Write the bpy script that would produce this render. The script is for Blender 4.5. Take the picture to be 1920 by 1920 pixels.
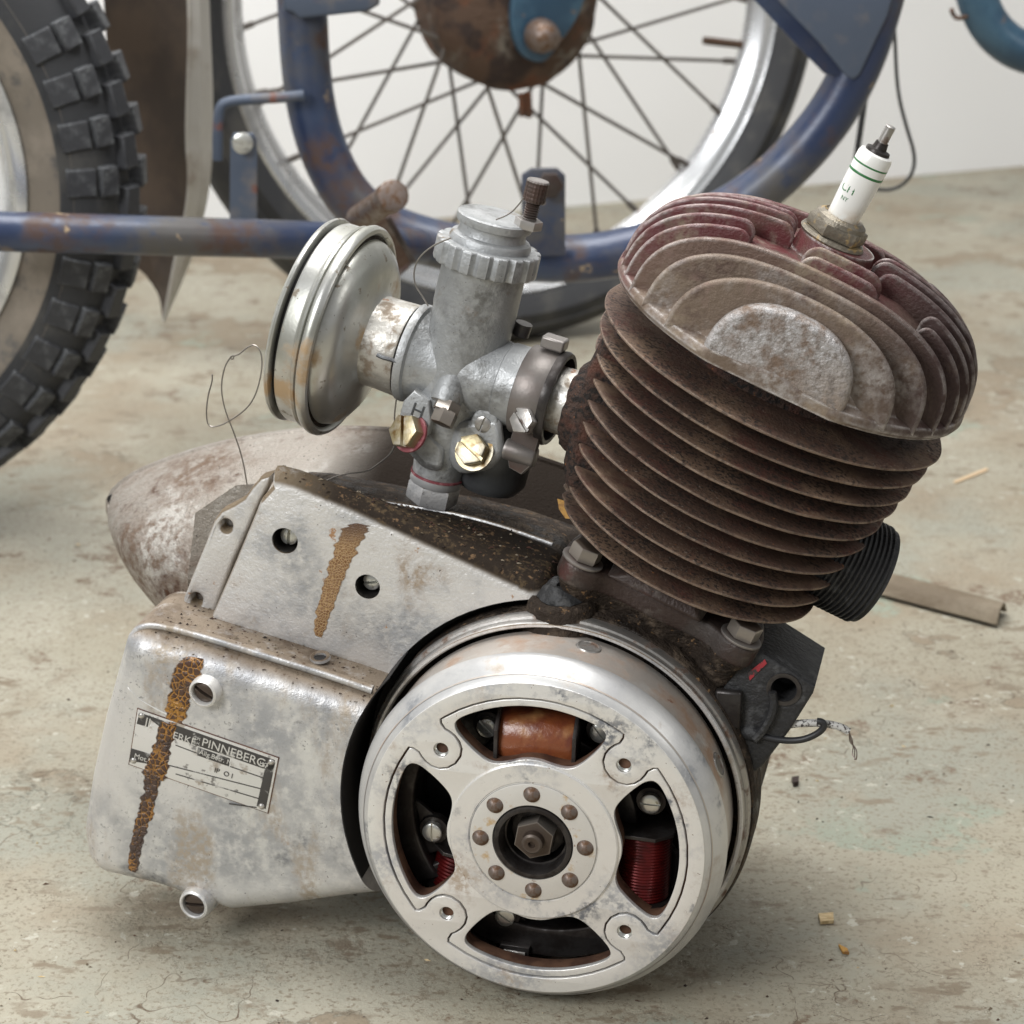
import bpy, bmesh, math, random
from mathutils import Vector, Matrix, noise
from mathutils.bvhtree import BVHTree
random.seed(7)
PI = math.pi
sc = bpy.context.scene
for o in list(bpy.data.objects): bpy.data.objects.remove(o)
COL = sc.collection

# ------------------------------------------------------------------ camera
FPX, CH, PITCH = 4200.0, 0.613, math.radians(20)
cam_d = bpy.data.cameras.new('camera'); cam = bpy.data.objects.new('camera', cam_d); COL.objects.link(cam)
cam.location = (0, 0, CH); cam.rotation_euler = (PI/2 - PITCH, 0, 0)
cam_d.sensor_width = 36; cam_d.lens = 36*FPX/1920; cam_d.clip_end = 100; cam_d.clip_start = .02
cam_d.dof.use_dof = True; cam_d.dof.focus_distance = 1.07; cam_d.dof.aperture_fstop = 15
sc.camera = cam
# ------------------------------------------------------------------ world, lights, exposure
w = bpy.data.worlds.new('World'); sc.world = w; w.use_nodes = True
w.node_tree.nodes['Background'].inputs[0].default_value = (.97, .985, 1, 1)
w.node_tree.nodes['Background'].inputs[1].default_value = .27
def area(name, loc, target, size, power, col=(1,1,1), size_y=None):
    d = bpy.data.lights.new(name, 'AREA'); d.shape = 'RECTANGLE'; d.size = size; d.size_y = size_y or size
    d.energy = power; d.color = col
    o = bpy.data.objects.new(name, d); COL.objects.link(o); o.location = loc
    o.rotation_euler = (Vector(target)-Vector(loc)).to_track_quat('-Z', 'Y').to_euler()
    return o
area('ceiling_softbox', (-.1, 1.55, 2.3), (0, 1.7, 0), 2.0, 66, (1, .99, .975), 1.1)
area('window_light_left', (-1.6, -.6, 1.7), (0, 1.2, .15), 1.1, 54, (.98, .99, 1))
area('window_light_right', (2.3, -.2, 1.9), (0, 1.6, .2), .9, 9, (1, .98, .95))
sc.view_settings.view_transform = 'Standard'; sc.view_settings.look = 'None'
sc.view_settings.exposure = .06; sc.view_settings.gamma = 1
sc.render.engine = 'CYCLES'

# ------------------------------------------------------------------ picture geometry: camera rays cut with real planes
cp, sp = math.cos(PITCH), math.sin(PITCH)
def ray(u, v):
    a, b = (u-960)/FPX, (v-960)/FPX
    return Vector((a, cp - b*sp, -sp - b*cp))
CAMP = Vector((0, 0, CH))
TH = math.atan2(-.23, .9732)
OX = Vector((.010276, .959715, 0))
M_ENG = Matrix.Translation(OX) @ Matrix.Rotation(TH, 4, 'Z')
M_INV = M_ENG.inverted()
CL = M_INV @ CAMP
def rl(u, v): return M_INV.to_3x3() @ ray(u, v)
def E(u, v, y):                       # engine-local point on the plane y = const
    d = rl(u, v); return CL + d*((y-CL.y)/d.y)
def L2(pts, y): return [(E(u, v, y).x, E(u, v, y).z) for u, v in pts]
def onplane(u, v, o, n):
    d = rl(u, v); return CL + d*(((o-CL).dot(n))/d.dot(n))
def Wy(u, v, y): d = ray(u, v); return CAMP + d*(y/d.y)
def Wz(u, v, z=0): d = ray(u, v); return CAMP + d*((z-CH)/d.z)

# ------------------------------------------------------------------ materials
def mat(name, base, metallic=0., rough=.5, layers=(), bump=(), coat=0., spec=.5, ragged=False):
    m = bpy.data.materials.new(name); m.use_nodes = True
    nt = m.node_tree; N = nt.nodes; K = nt.links
    bs = N['Principled BSDF']; tc = N.new('ShaderNodeTexCoord'); co = tc.outputs['Object']
    bs.inputs['Specular IOR Level'].default_value = spec
    if coat: bs.inputs['Coat Weight'].default_value = coat; bs.inputs['Coat Roughness'].default_value = .25
    def ramp(v, lo, hi):
        r = N.new('ShaderNodeMapRange'); r.interpolation_type = 'SMOOTHSTEP'
        K.new(v, r.inputs[0]); r.inputs[1].default_value = lo; r.inputs[2].default_value = hi
        if lo > hi:
            r.inputs[1].default_value = hi; r.inputs[2].default_value = lo
            r.inputs[3].default_value = 1; r.inputs[4].default_value = 0
        return r.outputs[0]
    def mul(a, b, op='MULTIPLY'):
        n = N.new('ShaderNodeMath'); n.operation = op
        for i, x in enumerate((a, b)):
            if isinstance(x, (int, float)): n.inputs[i].default_value = x
            else: K.new(x, n.inputs[i])
        return n.outputs[0]
    def coords(seed, stretch=None, dist=0, dscale=20):
        v = co
        if seed or stretch:
            mp = N.new('ShaderNodeMapping'); mp.inputs['Location'].default_value = (seed*.37, seed*.71, seed*.13)
            if stretch: mp.inputs['Scale'].default_value = stretch
            K.new(v, mp.inputs[0]); v = mp.outputs[0]
        if dist:
            nz = N.new('ShaderNodeTexNoise'); nz.inputs['Scale'].default_value = dscale; nz.inputs['Detail'].default_value = 3
            K.new(v, nz.inputs['Vector'])
            s = N.new('ShaderNodeVectorMath'); s.operation = 'MULTIPLY_ADD'
            K.new(nz.outputs['Color'], s.inputs[0]); s.inputs[1].default_value = (dist,)*3; K.new(v, s.inputs[2]); v = s.outputs[0]
        return v
    def one(s):
        k = s[0]; a = s[1:]
        if k == 'n':       # scale lo hi detail seed stretch
            nz = N.new('ShaderNodeTexNoise'); nz.inputs['Scale'].default_value = a[0]
            nz.inputs['Detail'].default_value = a[3] if len(a) > 3 else 4
            nz.inputs['Roughness'].default_value = .6
            K.new(coords(a[4] if len(a) > 4 else 0, a[5] if len(a) > 5 else None), nz.inputs['Vector'])
            return ramp(nz.outputs['Fac'], a[1], a[2])
        if k == 'v':       # voronoi spots: scale lo hi seed
            vz = N.new('ShaderNodeTexVoronoi'); vz.inputs['Scale'].default_value = a[0]
            K.new(coords(a[3] if len(a) > 3 else 0, None, .5/a[0], a[0]*1.5), vz.inputs['Vector'])
            return ramp(vz.outputs['Distance'], a[1], a[2])
        if k == 'c':       # cracks: scale lo hi seed distortion
            vz = N.new('ShaderNodeTexVoronoi'); vz.feature = 'DISTANCE_TO_EDGE'; vz.inputs['Scale'].default_value = a[0]
            K.new(coords(a[3], None, a[4]/a[0], a[0]*2.2), vz.inputs['Vector'])
            return ramp(vz.outputs['Distance'], a[1], a[2])
        if k == 'up':
            g = N.new('ShaderNodeNewGeometry'); sx = N.new('ShaderNodeSeparateXYZ'); K.new(g.outputs['Normal'], sx.inputs[0])
            return ramp(sx.outputs[2], a[0], a[1])
        if k == 'e':
            g = N.new('ShaderNodeNewGeometry'); return ramp(g.outputs['Pointiness'], a[0], a[1])
        if k == 'b':       # worn edges: rounded normal against the true one
            bv = N.new('ShaderNodeBevel'); bv.samples = 4; bv.inputs['Radius'].default_value = a[0]
            g = N.new('ShaderNodeNewGeometry'); dt = N.new('ShaderNodeVectorMath'); dt.operation = 'DOT_PRODUCT'
            K.new(bv.outputs[0], dt.inputs[0]); K.new(g.outputs['Normal'], dt.inputs[1])
            return ramp(mul(1.0, dt.outputs['Value'], 'SUBTRACT'), a[1], a[2])
        if k in 'xyz':
            sx = N.new('ShaderNodeSeparateXYZ'); K.new(co, sx.inputs[0]); return ramp(sx.outputs['xyz'.index(k)], a[0], a[1])
        if k == 'k': return a[0]
    rgb = N.new('ShaderNodeRGB'); rgb.outputs[0].default_value = (*base, 1); c = rgb.outputs[0]
    r = rough; me = metallic
    def vnode(x):
        n = N.new('ShaderNodeValue'); n.outputs[0].default_value = x; return n.outputs[0]
    r = vnode(rough); me = vnode(metallic)
    for Ly in layers:
        f = None
        for s in Ly['m']:
            q = one(s); f = q if f is None else mul(f, q)
        mx = N.new('ShaderNodeMix'); mx.data_type = 'RGBA'; mx.inputs[7].default_value = (*Ly['c'], 1)
        if isinstance(f, (int, float)): mx.inputs[0].default_value = f
        else: K.new(f, mx.inputs[0])
        K.new(c, mx.inputs[6]); c = mx.outputs[2]
        for key, cur in (('r', 'R'), ('met', 'M')):
            if key in Ly:
                x = N.new('ShaderNodeMix'); x.data_type = 'FLOAT'
                if isinstance(f, (int, float)): x.inputs[0].default_value = f
                else: K.new(f, x.inputs[0])
                K.new(r if key == 'r' else me, x.inputs[2]); x.inputs[3].default_value = Ly[key]
                if key == 'r': r = x.outputs[0]
                else: me = x.outputs[0]
    K.new(c, bs.inputs['Base Color']); K.new(r, bs.inputs['Roughness']); K.new(me, bs.inputs['Metallic'])
    if ragged:         # dried film thins out and breaks up towards its own border
        at = N.new('ShaderNodeAttribute'); at.attribute_name = 'film_edge'
        K.new(ramp(mul(at.outputs['Fac'], mul(one(('n', 260, .2, .8, 5, 77)), .9, 'ADD')), .22, .62), bs.inputs['Alpha'])
    prev = None
    for s, strength, dist in bump:
        b = N.new('ShaderNodeBump'); b.inputs['Strength'].default_value = strength; b.inputs['Distance'].default_value = dist
        q = one(s)
        if not isinstance(q, (int, float)): K.new(q, b.inputs['Height'])
        if prev: K.new(prev, b.inputs['Normal'])
        prev = b.outputs[0]
    if prev: K.new(prev, bs.inputs['Normal'])
    return m
n = 'n'
BR = (.11, .068, .04)
M = {}
M['alu'] = mat('weathered_aluminium', (.72, .71, .70), .6, .36, [
    dict(c=(.40, .405, .42), m=[(n, 13, .42, .66, 8, 1), (n, 160, .25, .6, 4, 2)], r=.48),
    dict(c=(.20, .205, .22), m=[(n, 18, .53, .66, 9, 15), (n, 220, .32, .62, 4, 2)], r=.5),
    dict(c=(.74, .735, .72), m=[(n, 34, .54, .70, 6, 3)], r=.32),
    dict(c=(.34, .24, .15), m=[(n, 60, .66, .76, 8, 4)], r=.7, met=.1),
    dict(c=(.40, .34, .27), m=[(n, 30, .50, .68, 9, 46, (1.6, 1, .5)), (n, 260, .3, .6, 3, 3)], r=.55, met=.3),
    dict(c=(.20, .11, .06), m=[(n, 420, .71, .76, 3, 5), (n, 20, .4, .6, 3, 35)], r=.8, met=0),
    dict(c=(.34, .335, .33), m=[(n, 520, .60, .72, 2, 25), (n, 16, .4, .6, 3, 45)], r=.5),
    dict(c=(.235, .185, .135), m=[('up', .42, .85), (n, 120, .10, .50, 6, 6)], r=.7, met=.2),
    dict(c=(.10, .07, .045), m=[('up', .5, .9), (n, 34, .46, .66, 8, 17), (n, 300, .2, .5, 3, 3)], r=.8, met=0),
    dict(c=(.09, .055, .03), m=[('up', .5, .9), (n, 420, .60, .68, 3, 18)], r=.8, met=0),
    dict(c=(.05, .04, .035), m=[('v', 330, .14, .06, 7), (n, 50, .54, .62, 3, 8)], r=.8, met=0)],
    [((n, 800, 0, 1, 3, 3), .35, .0005), ((n, 90, 0, 1, 6, 9), .3, .001)])
M['alu_face'] = mat('machined_aluminium_face', (.80, .785, .755), .5, .36, [
    dict(c=(.50, .505, .52), m=[(n, 30, .48, .66, 8, 11), (n, 300, .3, .60, 3, 2)], r=.5),
    dict(c=(.20, .21, .235), m=[(n, 34, .53, .66, 9, 18), (n, 300, .36, .58, 3, 2)], r=.5),
    dict(c=(.42, .34, .26), m=[(n, 40, .55, .72, 9, 14), (n, 300, .3, .6, 3, 4)], r=.7, met=.1),
    dict(c=(.20, .12, .07), m=[(n, 460, .68, .74, 3, 5)], r=.8, met=0)],
    [((n, 1100, 0, 1, 2, 3), .14, .0003), ((n, 110, 0, 1, 5, 9), .16, .0008)])
M['alu_smooth'] = mat('turned_aluminium', (.64, .635, .62), .55, .40, [
    dict(c=(.50, .50, .50), m=[(n, 26, .45, .66, 6, 21)], r=.45),
    dict(c=(.30, .31, .33), m=[(n, 40, .54, .68, 8, 22), (n, 300, .34, .58, 3, 2)], r=.5),
    dict(c=(.42, .34, .26), m=[(n, 30, .60, .74, 8, 24)], r=.6, met=.2)],
    [((n, 90, 0, 1, 4, 9), .12, .0008), ((n, 1200, 0, 1, 2, 3), .12, .0003)])
M['drum'] = mat('stained_steel_drum', (.54, .49, .44), .55, .4, [
    dict(c=(.38, .25, .17), m=[(n, 30, .48, .66, 7, 31)], r=.6, met=.2),
    dict(c=(.62, .59, .55), m=[(n, 60, .52, .7, 6, 33)], r=.35),
    dict(c=(.20, .09, .05), m=[(n, 90, .66, .74, 6, 34)], r=.8, met=0)], [((n, 200, 0, 1, 5, 9), .15, .0006)])
M['hub'] = mat('pale_oxidised_hub_metal', (.68, .66, .62), .4, .45, [
    dict(c=(.50, .36, .20), m=[(n, 110, .56, .70, 6, 41)], r=.7, met=.1),
    dict(c=(.22, .12, .06), m=[(n, 260, .66, .74, 4, 42)], r=.8, met=0)], [((n, 500, 0, 1, 3, 9), .12, .0004)])
M['brown_cut'] = mat('rusty_groove_iron', (.17, .09, .055), .3, .65, [dict(c=(.09, .045, .03), m=[(n, 90, .4, .6)])])
M['rivet'] = mat('brown_rivet_steel', (.20, .16, .14), .7, .45, [dict(c=(.15, .085, .05), m=[(n, 200, .45, .6)], r=.7)], [((n, 500, 0, 1), .2, .0004)])
M['steel'] = mat('dull_steel', (.36, .345, .325), .8, .38, [
    dict(c=(.14, .09, .065), m=[(n, 120, .5, .66, 6)], r=.65, met=.3), dict(c=(.6, .58, .55), m=[('e', .53, .6)], r=.3)],
    [((n, 400, 0, 1), .2, .0004)])
M['darksteel'] = mat('oily_dark_steel', (.055, .05, .048), .6, .34, [dict(c=(.025, .02, .018), m=[(n, 80, .4, .6)], r=.5),
    dict(c=(.10, .09, .085), m=[('e', .56, .66)], r=.35)], [((n, 300, 0, 1), .2, .0005)])
M['black'] = mat('blackened_interior_and_recess_shade', (.012, .011, .011), .1, .6)
M['steelshaft'] = mat('brown_steel_nut', (.07, .05, .038), .45, .45, [dict(c=(.26, .23, .2), m=[('e', .55, .62)], r=.3)], [((n, 500, 0, 1), .15, .0003)])
M['grime'] = mat('greasy_dirty_aluminium', (.032, .023, .017), .05, .75, spec=.2, layers=[
    dict(c=(.095, .072, .05), m=[(n, 22, .52, .68, 8, 51), (n, 260, .3, .6, 3, 3)], r=.6, met=.2),
    dict(c=(.022, .017, .014), m=[(n, 50, .46, .60, 8, 52)], r=.35, met=0),
    dict(c=(.20, .12, .06), m=[(n, 300, .62, .70, 4, 53)], r=.9, met=0),
    dict(c=(.10,.075,.055), m=[(n, 130, .5, .7, 4, 55)], r=.85)],
    bump=[((n, 380, 0, 1, 4, 3), .9, .0016), ((n, 60, 0, 1, 6, 5), .5, .002)])
M['case_front'] = mat('crankcase_front_aluminium', (.72, .705, .685), .55, .38, spec=.12, layers=[
    dict(c=(.40, .405, .415), m=[(n, 22, .44, .66, 8, 61), (n, 200, .25, .6, 4, 2)], r=.5),
    dict(c=(.72, .71, .70), m=[(n, 60, .55, .72, 6, 62)], r=.38),
    dict(c=(.36, .29, .22), m=[(n, 30, .54, .70, 8, 67), (n, 300, .3, .6, 3, 3)], r=.6, met=.3),
    dict(c=(.36, .21, .11), m=[(n, 120, .66, .72, 5, 63)], r=.8, met=0),
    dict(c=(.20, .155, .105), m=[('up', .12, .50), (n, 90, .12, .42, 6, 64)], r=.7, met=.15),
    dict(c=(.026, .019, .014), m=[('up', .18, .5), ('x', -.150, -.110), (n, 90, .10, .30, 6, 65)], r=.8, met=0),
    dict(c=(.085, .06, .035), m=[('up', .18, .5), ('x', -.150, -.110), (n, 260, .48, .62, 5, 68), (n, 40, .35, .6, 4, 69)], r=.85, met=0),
    dict(c=(.16, .10, .055), m=[('up', .35, .75), (n, 300, .58, .68, 3, 66)], r=.8, met=0),
    dict(c=(.05, .035, .03), m=[('v', 300, .12, .05, 7), (n, 50, .52, .60, 3, 8)], r=.8, met=0)],
    bump=[((n, 330, 0, 1, 5, 13), .22, .0006), ((n, 700, 0, 1, 3, 3), .4, .0006), ((n, 120, 0, 1, 6, 9), .3, .001)])
M['egg'] = mat('brownish_cast_side_case', (.33, .30, .265), .5, .46, spec=.08, layers=[
    dict(c=(.16, .11, .08), m=[(n, 12, .42, .64, 8, 71), (n, 160, .3, .62, 4, 2)], r=.65, met=.2),
    dict(c=(.48, .455, .42), m=[(n, 26, .50, .68, 7, 72), (n, 200, .35, .6, 3, 3)], r=.38),
    dict(c=(.085, .045, .03), m=[(n, 30, .57, .69, 9, 73), (n, 200, .36, .6, 3, 3)], r=.7, met=.1),
    dict(c=(.022, .016, .012), m=[('x', -.165, -.118), (n, 40, .08, .30, 8, 74)], r=.8, met=0),
    dict(c=(.03, .022, .02), m=[('v', 260, .16, .05, 7), (n, 50, .44, .54, 3, 8)], r=.8, met=0)],
    bump=[((n, 500, 0, 1, 4, 3), .8, .0010), ((n, 80, 0, 1, 6, 9), .35, .0015)])
M['rust'] = mat('rusty_fin_iron', (.094, .054, .038), .2, .62, [
    dict(c=(.165, .105, .068), m=[(n, 30, .42, .64, 8, 81)], r=.68, met=.1),
    dict(c=(.085, .028, .018), m=[(n, 40, .48, .66, 8, 82), (n, 240, .30, .6, 4, 83)], r=.85, met=0),
    dict(c=(.028, .018, .013), m=[(n, 480, .48, .58, 5, 83), (n, 36, .34, .58, 4, 88)], r=.85, met=0),
    dict(c=(.24, .185, .145), m=[(n, 560, .60, .68, 4, 89), (n, 22, .44, .62, 5, 90)], r=.6, met=.3),
    dict(c=(.32, .13, .045), m=[(n, 420, .68, .74, 3, 87)], r=.9, met=0),
    dict(c=(.34, .26, .20), m=[('b', .0012, .012, .10), (n, 120, .30, .6, 4, 84)], r=.42, met=.5)],
    [((n, 620, 0, 1, 4, 3), .55, .0008), ((n, 130, 0, 1, 6, 5), .25, .001)])
M['crust'] = mat('thick_rust_crust', (.066, .038, .028), .1, .85, [
    dict(c=(.02, .015, .013), m=[(n, 300, .46, .56, 4, 85)]), dict(c=(.11, .045, .03), m=[(n, 60, .5, .66, 6, 86)]),
    dict(c=(.34, .13, .04), m=[(n, 420, .68, .74, 3, 87)])], [((n, 450, 0, 1, 5, 3), .9, .003)])
M['maroon'] = mat('dark_red_brown_painted_iron', (.042, .026, .021), .2, .45, [
    dict(c=(.045, .035, .03), m=[(n, 40, .45, .62, 7, 91)], r=.6), dict(c=(.07, .026, .022), m=[(n, 50, .58, .72, 6, 92)], r=.4),
    dict(c=(.12, .10, .085), m=[(n, 60, .54, .70, 8, 94)], r=.5, met=.4), dict(c=(.35, .14, .05), m=[(n, 160, .70, .75, 4, 95)], r=.9)],
    [((n, 400, 0, 1, 4, 3), .4, .001)])
M['head'] = mat('dusty_red_head_casting', (.160, .116, .084), .3, .58, [
    dict(c=(.115, .030, .032), m=[('y', .050, .072), ('z', .330, .358), (n, 30, .24, .5, 6, 101)], r=.42, met=.05),
    dict(c=(.19, .125, .10), m=[('z', .31, .37), (n, 110, .52, .72, 8, 102)], r=.7, met=.1),
    dict(c=(.24, .185, .13), m=[(n, 28, .52, .68, 8, 103), (n, 260, .3, .6, 3, 3)], r=.75, met=.1),
    dict(c=(.09, .055, .042), m=[(n, 50, .50, .66, 8, 104), (n, 260, .3, .6, 3, 3)], r=.7),
    dict(c=(.05, .028, .026), m=[('x', .12, .18), (n, 50, .22, .5, 4, 107)], r=.45),
    dict(c=(.36, .33, .31), m=[('y', .056, .034), (n, 40, .42, .70, 6, 108), (n, 300, .30, .66, 3, 109)], r=.45, met=.45),
    dict(c=(.58, .55, .53), m=[('b', .0022, .010, .07), (n, 120, .35, .6, 4, 105)], r=.42, met=.5)],
    [((n, 500, 0, 1, 4, 3), .5, .0008), ((n, 60, 0, 1, 6, 5), .25, .001)])
M['headface'] = mat('worn_bare_head_face', (.40, .385, .38), .45, .48, [
    dict(c=(.22, .15, .095), m=[('z', .352, .300), (n, 70, .20, .58, 7, 111)], r=.75, met=.1),
    dict(c=(.22, .19, .17), m=[(n, 300, .46, .66, 4, 113)], r=.6),
    dict(c=(.17, .115, .08), m=[(n, 36, .50, .68, 8, 112), (n, 200, .3, .6, 3, 2)], r=.7, met=.2),
    dict(c=(.62, .61, .61), m=[('b', .0025, .006, .06)], r=.4)],
    [((n, 420, 0, 1, 4, 3), .9, .0010)])
M['zinc'] = mat('grey_zinc_carburettor_casting', (.36, .37, .375), .5, .48, [
    dict(c=(.17, .17, .165), m=[(n, 34, .46, .66, 8, 121), (n, 260, .25, .6, 3, 2)], r=.5),
    dict(c=(.48, .49, .495), m=[(n, 50, .52, .7, 7, 122)], r=.42),
    dict(c=(.17, .125, .08), m=[(n, 46, .58, .70, 8, 123), (n, 200, .3, .6, 3, 3)], r=.7, met=.2),
    dict(c=(.62, .62, .61), m=[('e', .54, .64)], r=.3),
    dict(c=(.05, .04, .035), m=[('v', 420, .14, .05, 7), (n, 90, .46, .54, 3, 8)], r=.8, met=0)],
    [((n, 600, 0, 1, 3, 3), .35, .0006), ((n, 130, 0, 1, 5, 9), .3, .001)])
M['zincdark'] = mat('dark_zinc_with_bowl_shade', (.10, .105, .11), .5, .42, [dict(c=(.045, .045, .048), m=[(n, 30, .4, .6, 6)], r=.5)], [((n, 500, 0, 1), .2, .0004)])  # dark tone paints the float bowl's shade; also dark letter and slot
M['nickel'] = mat('tarnished_plated_sheet', (.58, .58, .555), .78, .30, [
    dict(c=(.42, .42, .38), m=[(n, 20, .45, .65, 6, 131)], r=.38),
    dict(c=(.42, .30, .18), m=[(n, 26, .58, .70, 8, 132)], r=.6, met=.3),
    dict(c=(.20, .17, .13), m=[(n, 130, .62, .70, 6, 133)], r=.6, met=.3),
    dict(c=(.10, .09, .08), m=[('v', 260, .12, .05, 7), (n, 60, .5, .58, 3, 8)], r=.7, met=.2)],
    [((n, 60, 0, 1, 5, 9), .10, .001), ((n, 700, 0, 1, 2, 3), .08, .0004)])
M['nickeldirt'] = mat('scaled_dirty_neck', (.50, .48, .44), .6, .42, [
    dict(c=(.24, .19, .14), m=[(n, 90, .48, .62, 8, 141)], r=.7, met=.2), dict(c=(.68, .66, .63), m=[(n, 160, .56, .68, 6, 142)], r=.4),
    dict(c=(.30, .13, .05), m=[(n, 70, .64, .72, 6, 143)], r=.8, met=0)], [((n, 300, 0, 1, 4, 3), .4, .0008)])
M['brass'] = mat('pale_brass', (.46, .39, .24), .75, .42, [dict(c=(.22, .13, .04), m=[(n, 110, .48, .64, 6)], r=.5),
    dict(c=(.58, .53, .42), m=[(n, 60, .5, .6, 3, 4)], r=.42)], [((n, 300, 0, 1), .3, .0005)])
M['redfibre'] = mat('red_fibre_washer', (.22, .05, .06), 0, .6, [dict(c=(.34, .14, .15), m=[(n, 300, .5, .65)])])
M['redpaint'] = mat('red_paint_mark', (.35, .03, .04), 0, .6, [dict(c=(.06, .04, .04), m=[(n, 300, .5, .56)])])
M['clamp'] = mat('brown_clamp_steel', (.075, .058, .050), .5, .52, [dict(c=(.08, .05, .04), m=[(n, 60, .45, .62, 6)], r=.5),
    dict(c=(.38, .36, .34), m=[('e', .53, .6)], r=.3)], [((n, 300, 0, 1), .2, .0005)])
M['rubber'] = mat('cracked_black_rubber', (.022, .022, .023), 0, .55, [dict(c=(.07, .07, .07), m=[(n, 120, .52, .68, 8)], r=.75)],
    [((n, 380, 0, 1, 4), .6, .0012)])
M['porcelain'] = mat('white_glazed_porcelain', (.80, .795, .76), 0, .18, [dict(c=(.50, .33, .16), m=[('z', .392, .377), (n, 160, .30, .6, 4)], r=.6),
    dict(c=(.25, .22, .18), m=[(n, 90, .66, .72, 6, 3)])], coat=.5)
M['green'] = mat('green_print', (.03, .16, .05), 0, .4)
M['plugmetal'] = mat('greasy_plug_nut', (.22, .195, .155), .6, .45, [dict(c=(.40, .28, .12), m=[(n, 120, .54, .66, 5)], r=.5, met=.2)], [((n, 300, 0, 1), .5, .001)])
M['coil_brown'] = mat('varnished_coil_wrap', (.23, .065, .022), 0, .28, [dict(c=(.16, .04, .02), m=[(n, 60, .45, .62, 6)]),
    dict(c=(.42, .20, .08), m=[(n, 30, .58, .7, 4, 3)])], [((n, 160, 0, 1, 5), .4, .0012)], coat=.3)
M['coil_red'] = mat('red_enamelled_wire', (.13, .010, .010), .5, .3, [dict(c=(.06, .006, .006), m=[(n, 90, .45, .62, 6)])])
M['stain'] = mat('crackled_dried_oil', (.33, .15, .025), 0, .28, [
    dict(c=(.07, .03, .016), m=[('c', 330, .06, .14, 3, .35)]),
    dict(c=(.42, .20, .03), m=[(n, 55, .60, .68, 4, 9), (n, 300, .4, .6, 3, 3)]),
    dict(c=(.06, .034, .026), m=[(n, 32, .46, .54, 6, 15), (n, 400, .25, .5, 3, 3)], r=.3)],
    [(('c', 330, 0, .25, 3, .35), .8, .0009)], coat=.35, ragged=True)
M['stain_light'] = mat('pale_crackled_oil', (.40, .25, .115), 0, .4, [
    dict(c=(.17, .075, .025), m=[('c', 720, .05, .22, 5, .4), ('z', .232, .205)]),
    dict(c=(.26, .145, .07), m=[('c', 720, .10, .3, 5, .4), (n, 90, .35, .6, 4, 2)]),
    dict(c=(.12, .065, .038), m=[('z', .214, .230), (n, 60, .2, .5, 3, 3)])],
    [(('c', 720, 0, .25, 5, .4), .6, .0005)], coat=.2, ragged=True)
M['scratchm'] = mat('bright_scratch', (.85, .85, .84), .6, .3)
M['plate'] = mat('nameplate_enamel', (.74, .73, .71), .5, .33, [
    dict(c=(.40, .35, .29), m=[(n, 90, .58, .68, 6, 5)], r=.6, met=.2),
    dict(c=(.25, .24, .23), m=[(n, 160, .60, .68, 6, 6)], r=.5)], [((n, 300, 0, 1, 4), .2, .0004)])
M['plate_black'] = mat('worn_black_enamel', (.06, .056, .053), .2, .42, [dict(c=(.5, .49, .47), m=[(n, 90, .56, .64, 8, 13)], r=.4, met=.5)])
M['letter'] = mat('raised_letter_metal', (.72, .71, .69), .6, .35)
M['wire'] = mat('thin_steel_wire', (.28, .26, .24), .9, .35)
M['leaf'] = mat('dry_yellow_leaf', (.45, .24, .05), 0, .7, [dict(c=(.25, .12, .03), m=[(n, 100, .5, .6)])])
M['straw'] = mat('pale_straw', (.62, .45, .28), 0, .7)
M['wood'] = mat('pale_wood_chip', (.66, .52, .30), 0, .7, [dict(c=(.45, .32, .16), m=[(n, 200, .4, .6, 3, 0, (1, 8, 1))])])
M['tab'] = M['zinc']
# background
M['floor'] = mat('worn_painted_concrete', (.325, .298, .228), 0, .58, [
    dict(c=(.375, .352, .282), m=[(n, 5, .40, .62, 9, 1)]),
    dict(c=(.26, .215, .155), m=[(n, 4.2, .60, .612, 12, 5), (n, 20, .30, .46, 6, 33)], r=.7),
    dict(c=(.285, .235, .168), m=[(n, 7, .46, .72, 11, 2)]),
    dict(c=(.285, .31, .245), m=[(n, 5.2, .60, .63, 10, 9), (n, 50, .36, .46, 5, 10)]),
    dict(c=(.30, .295, .24), m=[(n, 6, .48, .64, 7, 19)]),
    dict(c=(.17, .12, .08), m=[(n, 26, .58, .64, 11, 12), (n, 5, .42, .56, 3, 4), (n, 240, .35, .55, 3, 14)]),
    dict(c=(.12, .088, .06), m=[('c', 6, .0035, .001, 3, 1.0), (n, 9, .44, .56, 4, 6), (n, 60, .38, .52, 3, 26)]),
    dict(c=(.12, .08, .05), m=[('c', 40, .022, .006, 8, 2.6), (n, 9, .46, .58, 5, 7), (n, 110, .46, .58, 3, 27)]),
    dict(c=(.11, .08, .055), m=[('c', 95, .030, .008, 18, 2.6), (n, 12, .50, .60, 5, 37), (n, 160, .50, .60, 3, 27)]),
    dict(c=(.14, .10, .07), m=[(n, 190, .65, .69, 4, 7), (n, 14, .42, .60, 4, 8)]),
    dict(c=(.08, .06, .045), m=[('v', 300, .12, .05, 17), (n, 16, .54, .62, 4, 28)]),
    dict(c=(.22, .185, .135), m=[(n, 340, .52, .68, 4, 29)]),
    dict(c=(.45, .43, .36), m=[(n, 110, .61, .66, 7, 31), (n, 9, .4, .6, 4, 32)]),
    dict(c=(.21, .17, .12), m=[(n, 44, .55, .64, 9, 23, (1, 2, 1)), (n, 8, .4, .6, 3, 24)])],
    [((n, 260, 0, 1, 5, 3), .6, .0010), ((n, 4.2, .60, .612, 12, 5), .8, -.0012), ((n, 26, .55, .62, 11, 12), .6, -.0008), ((n, 30, 0, 1, 8, 5), .4, .0018)], spec=.3)
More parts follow.
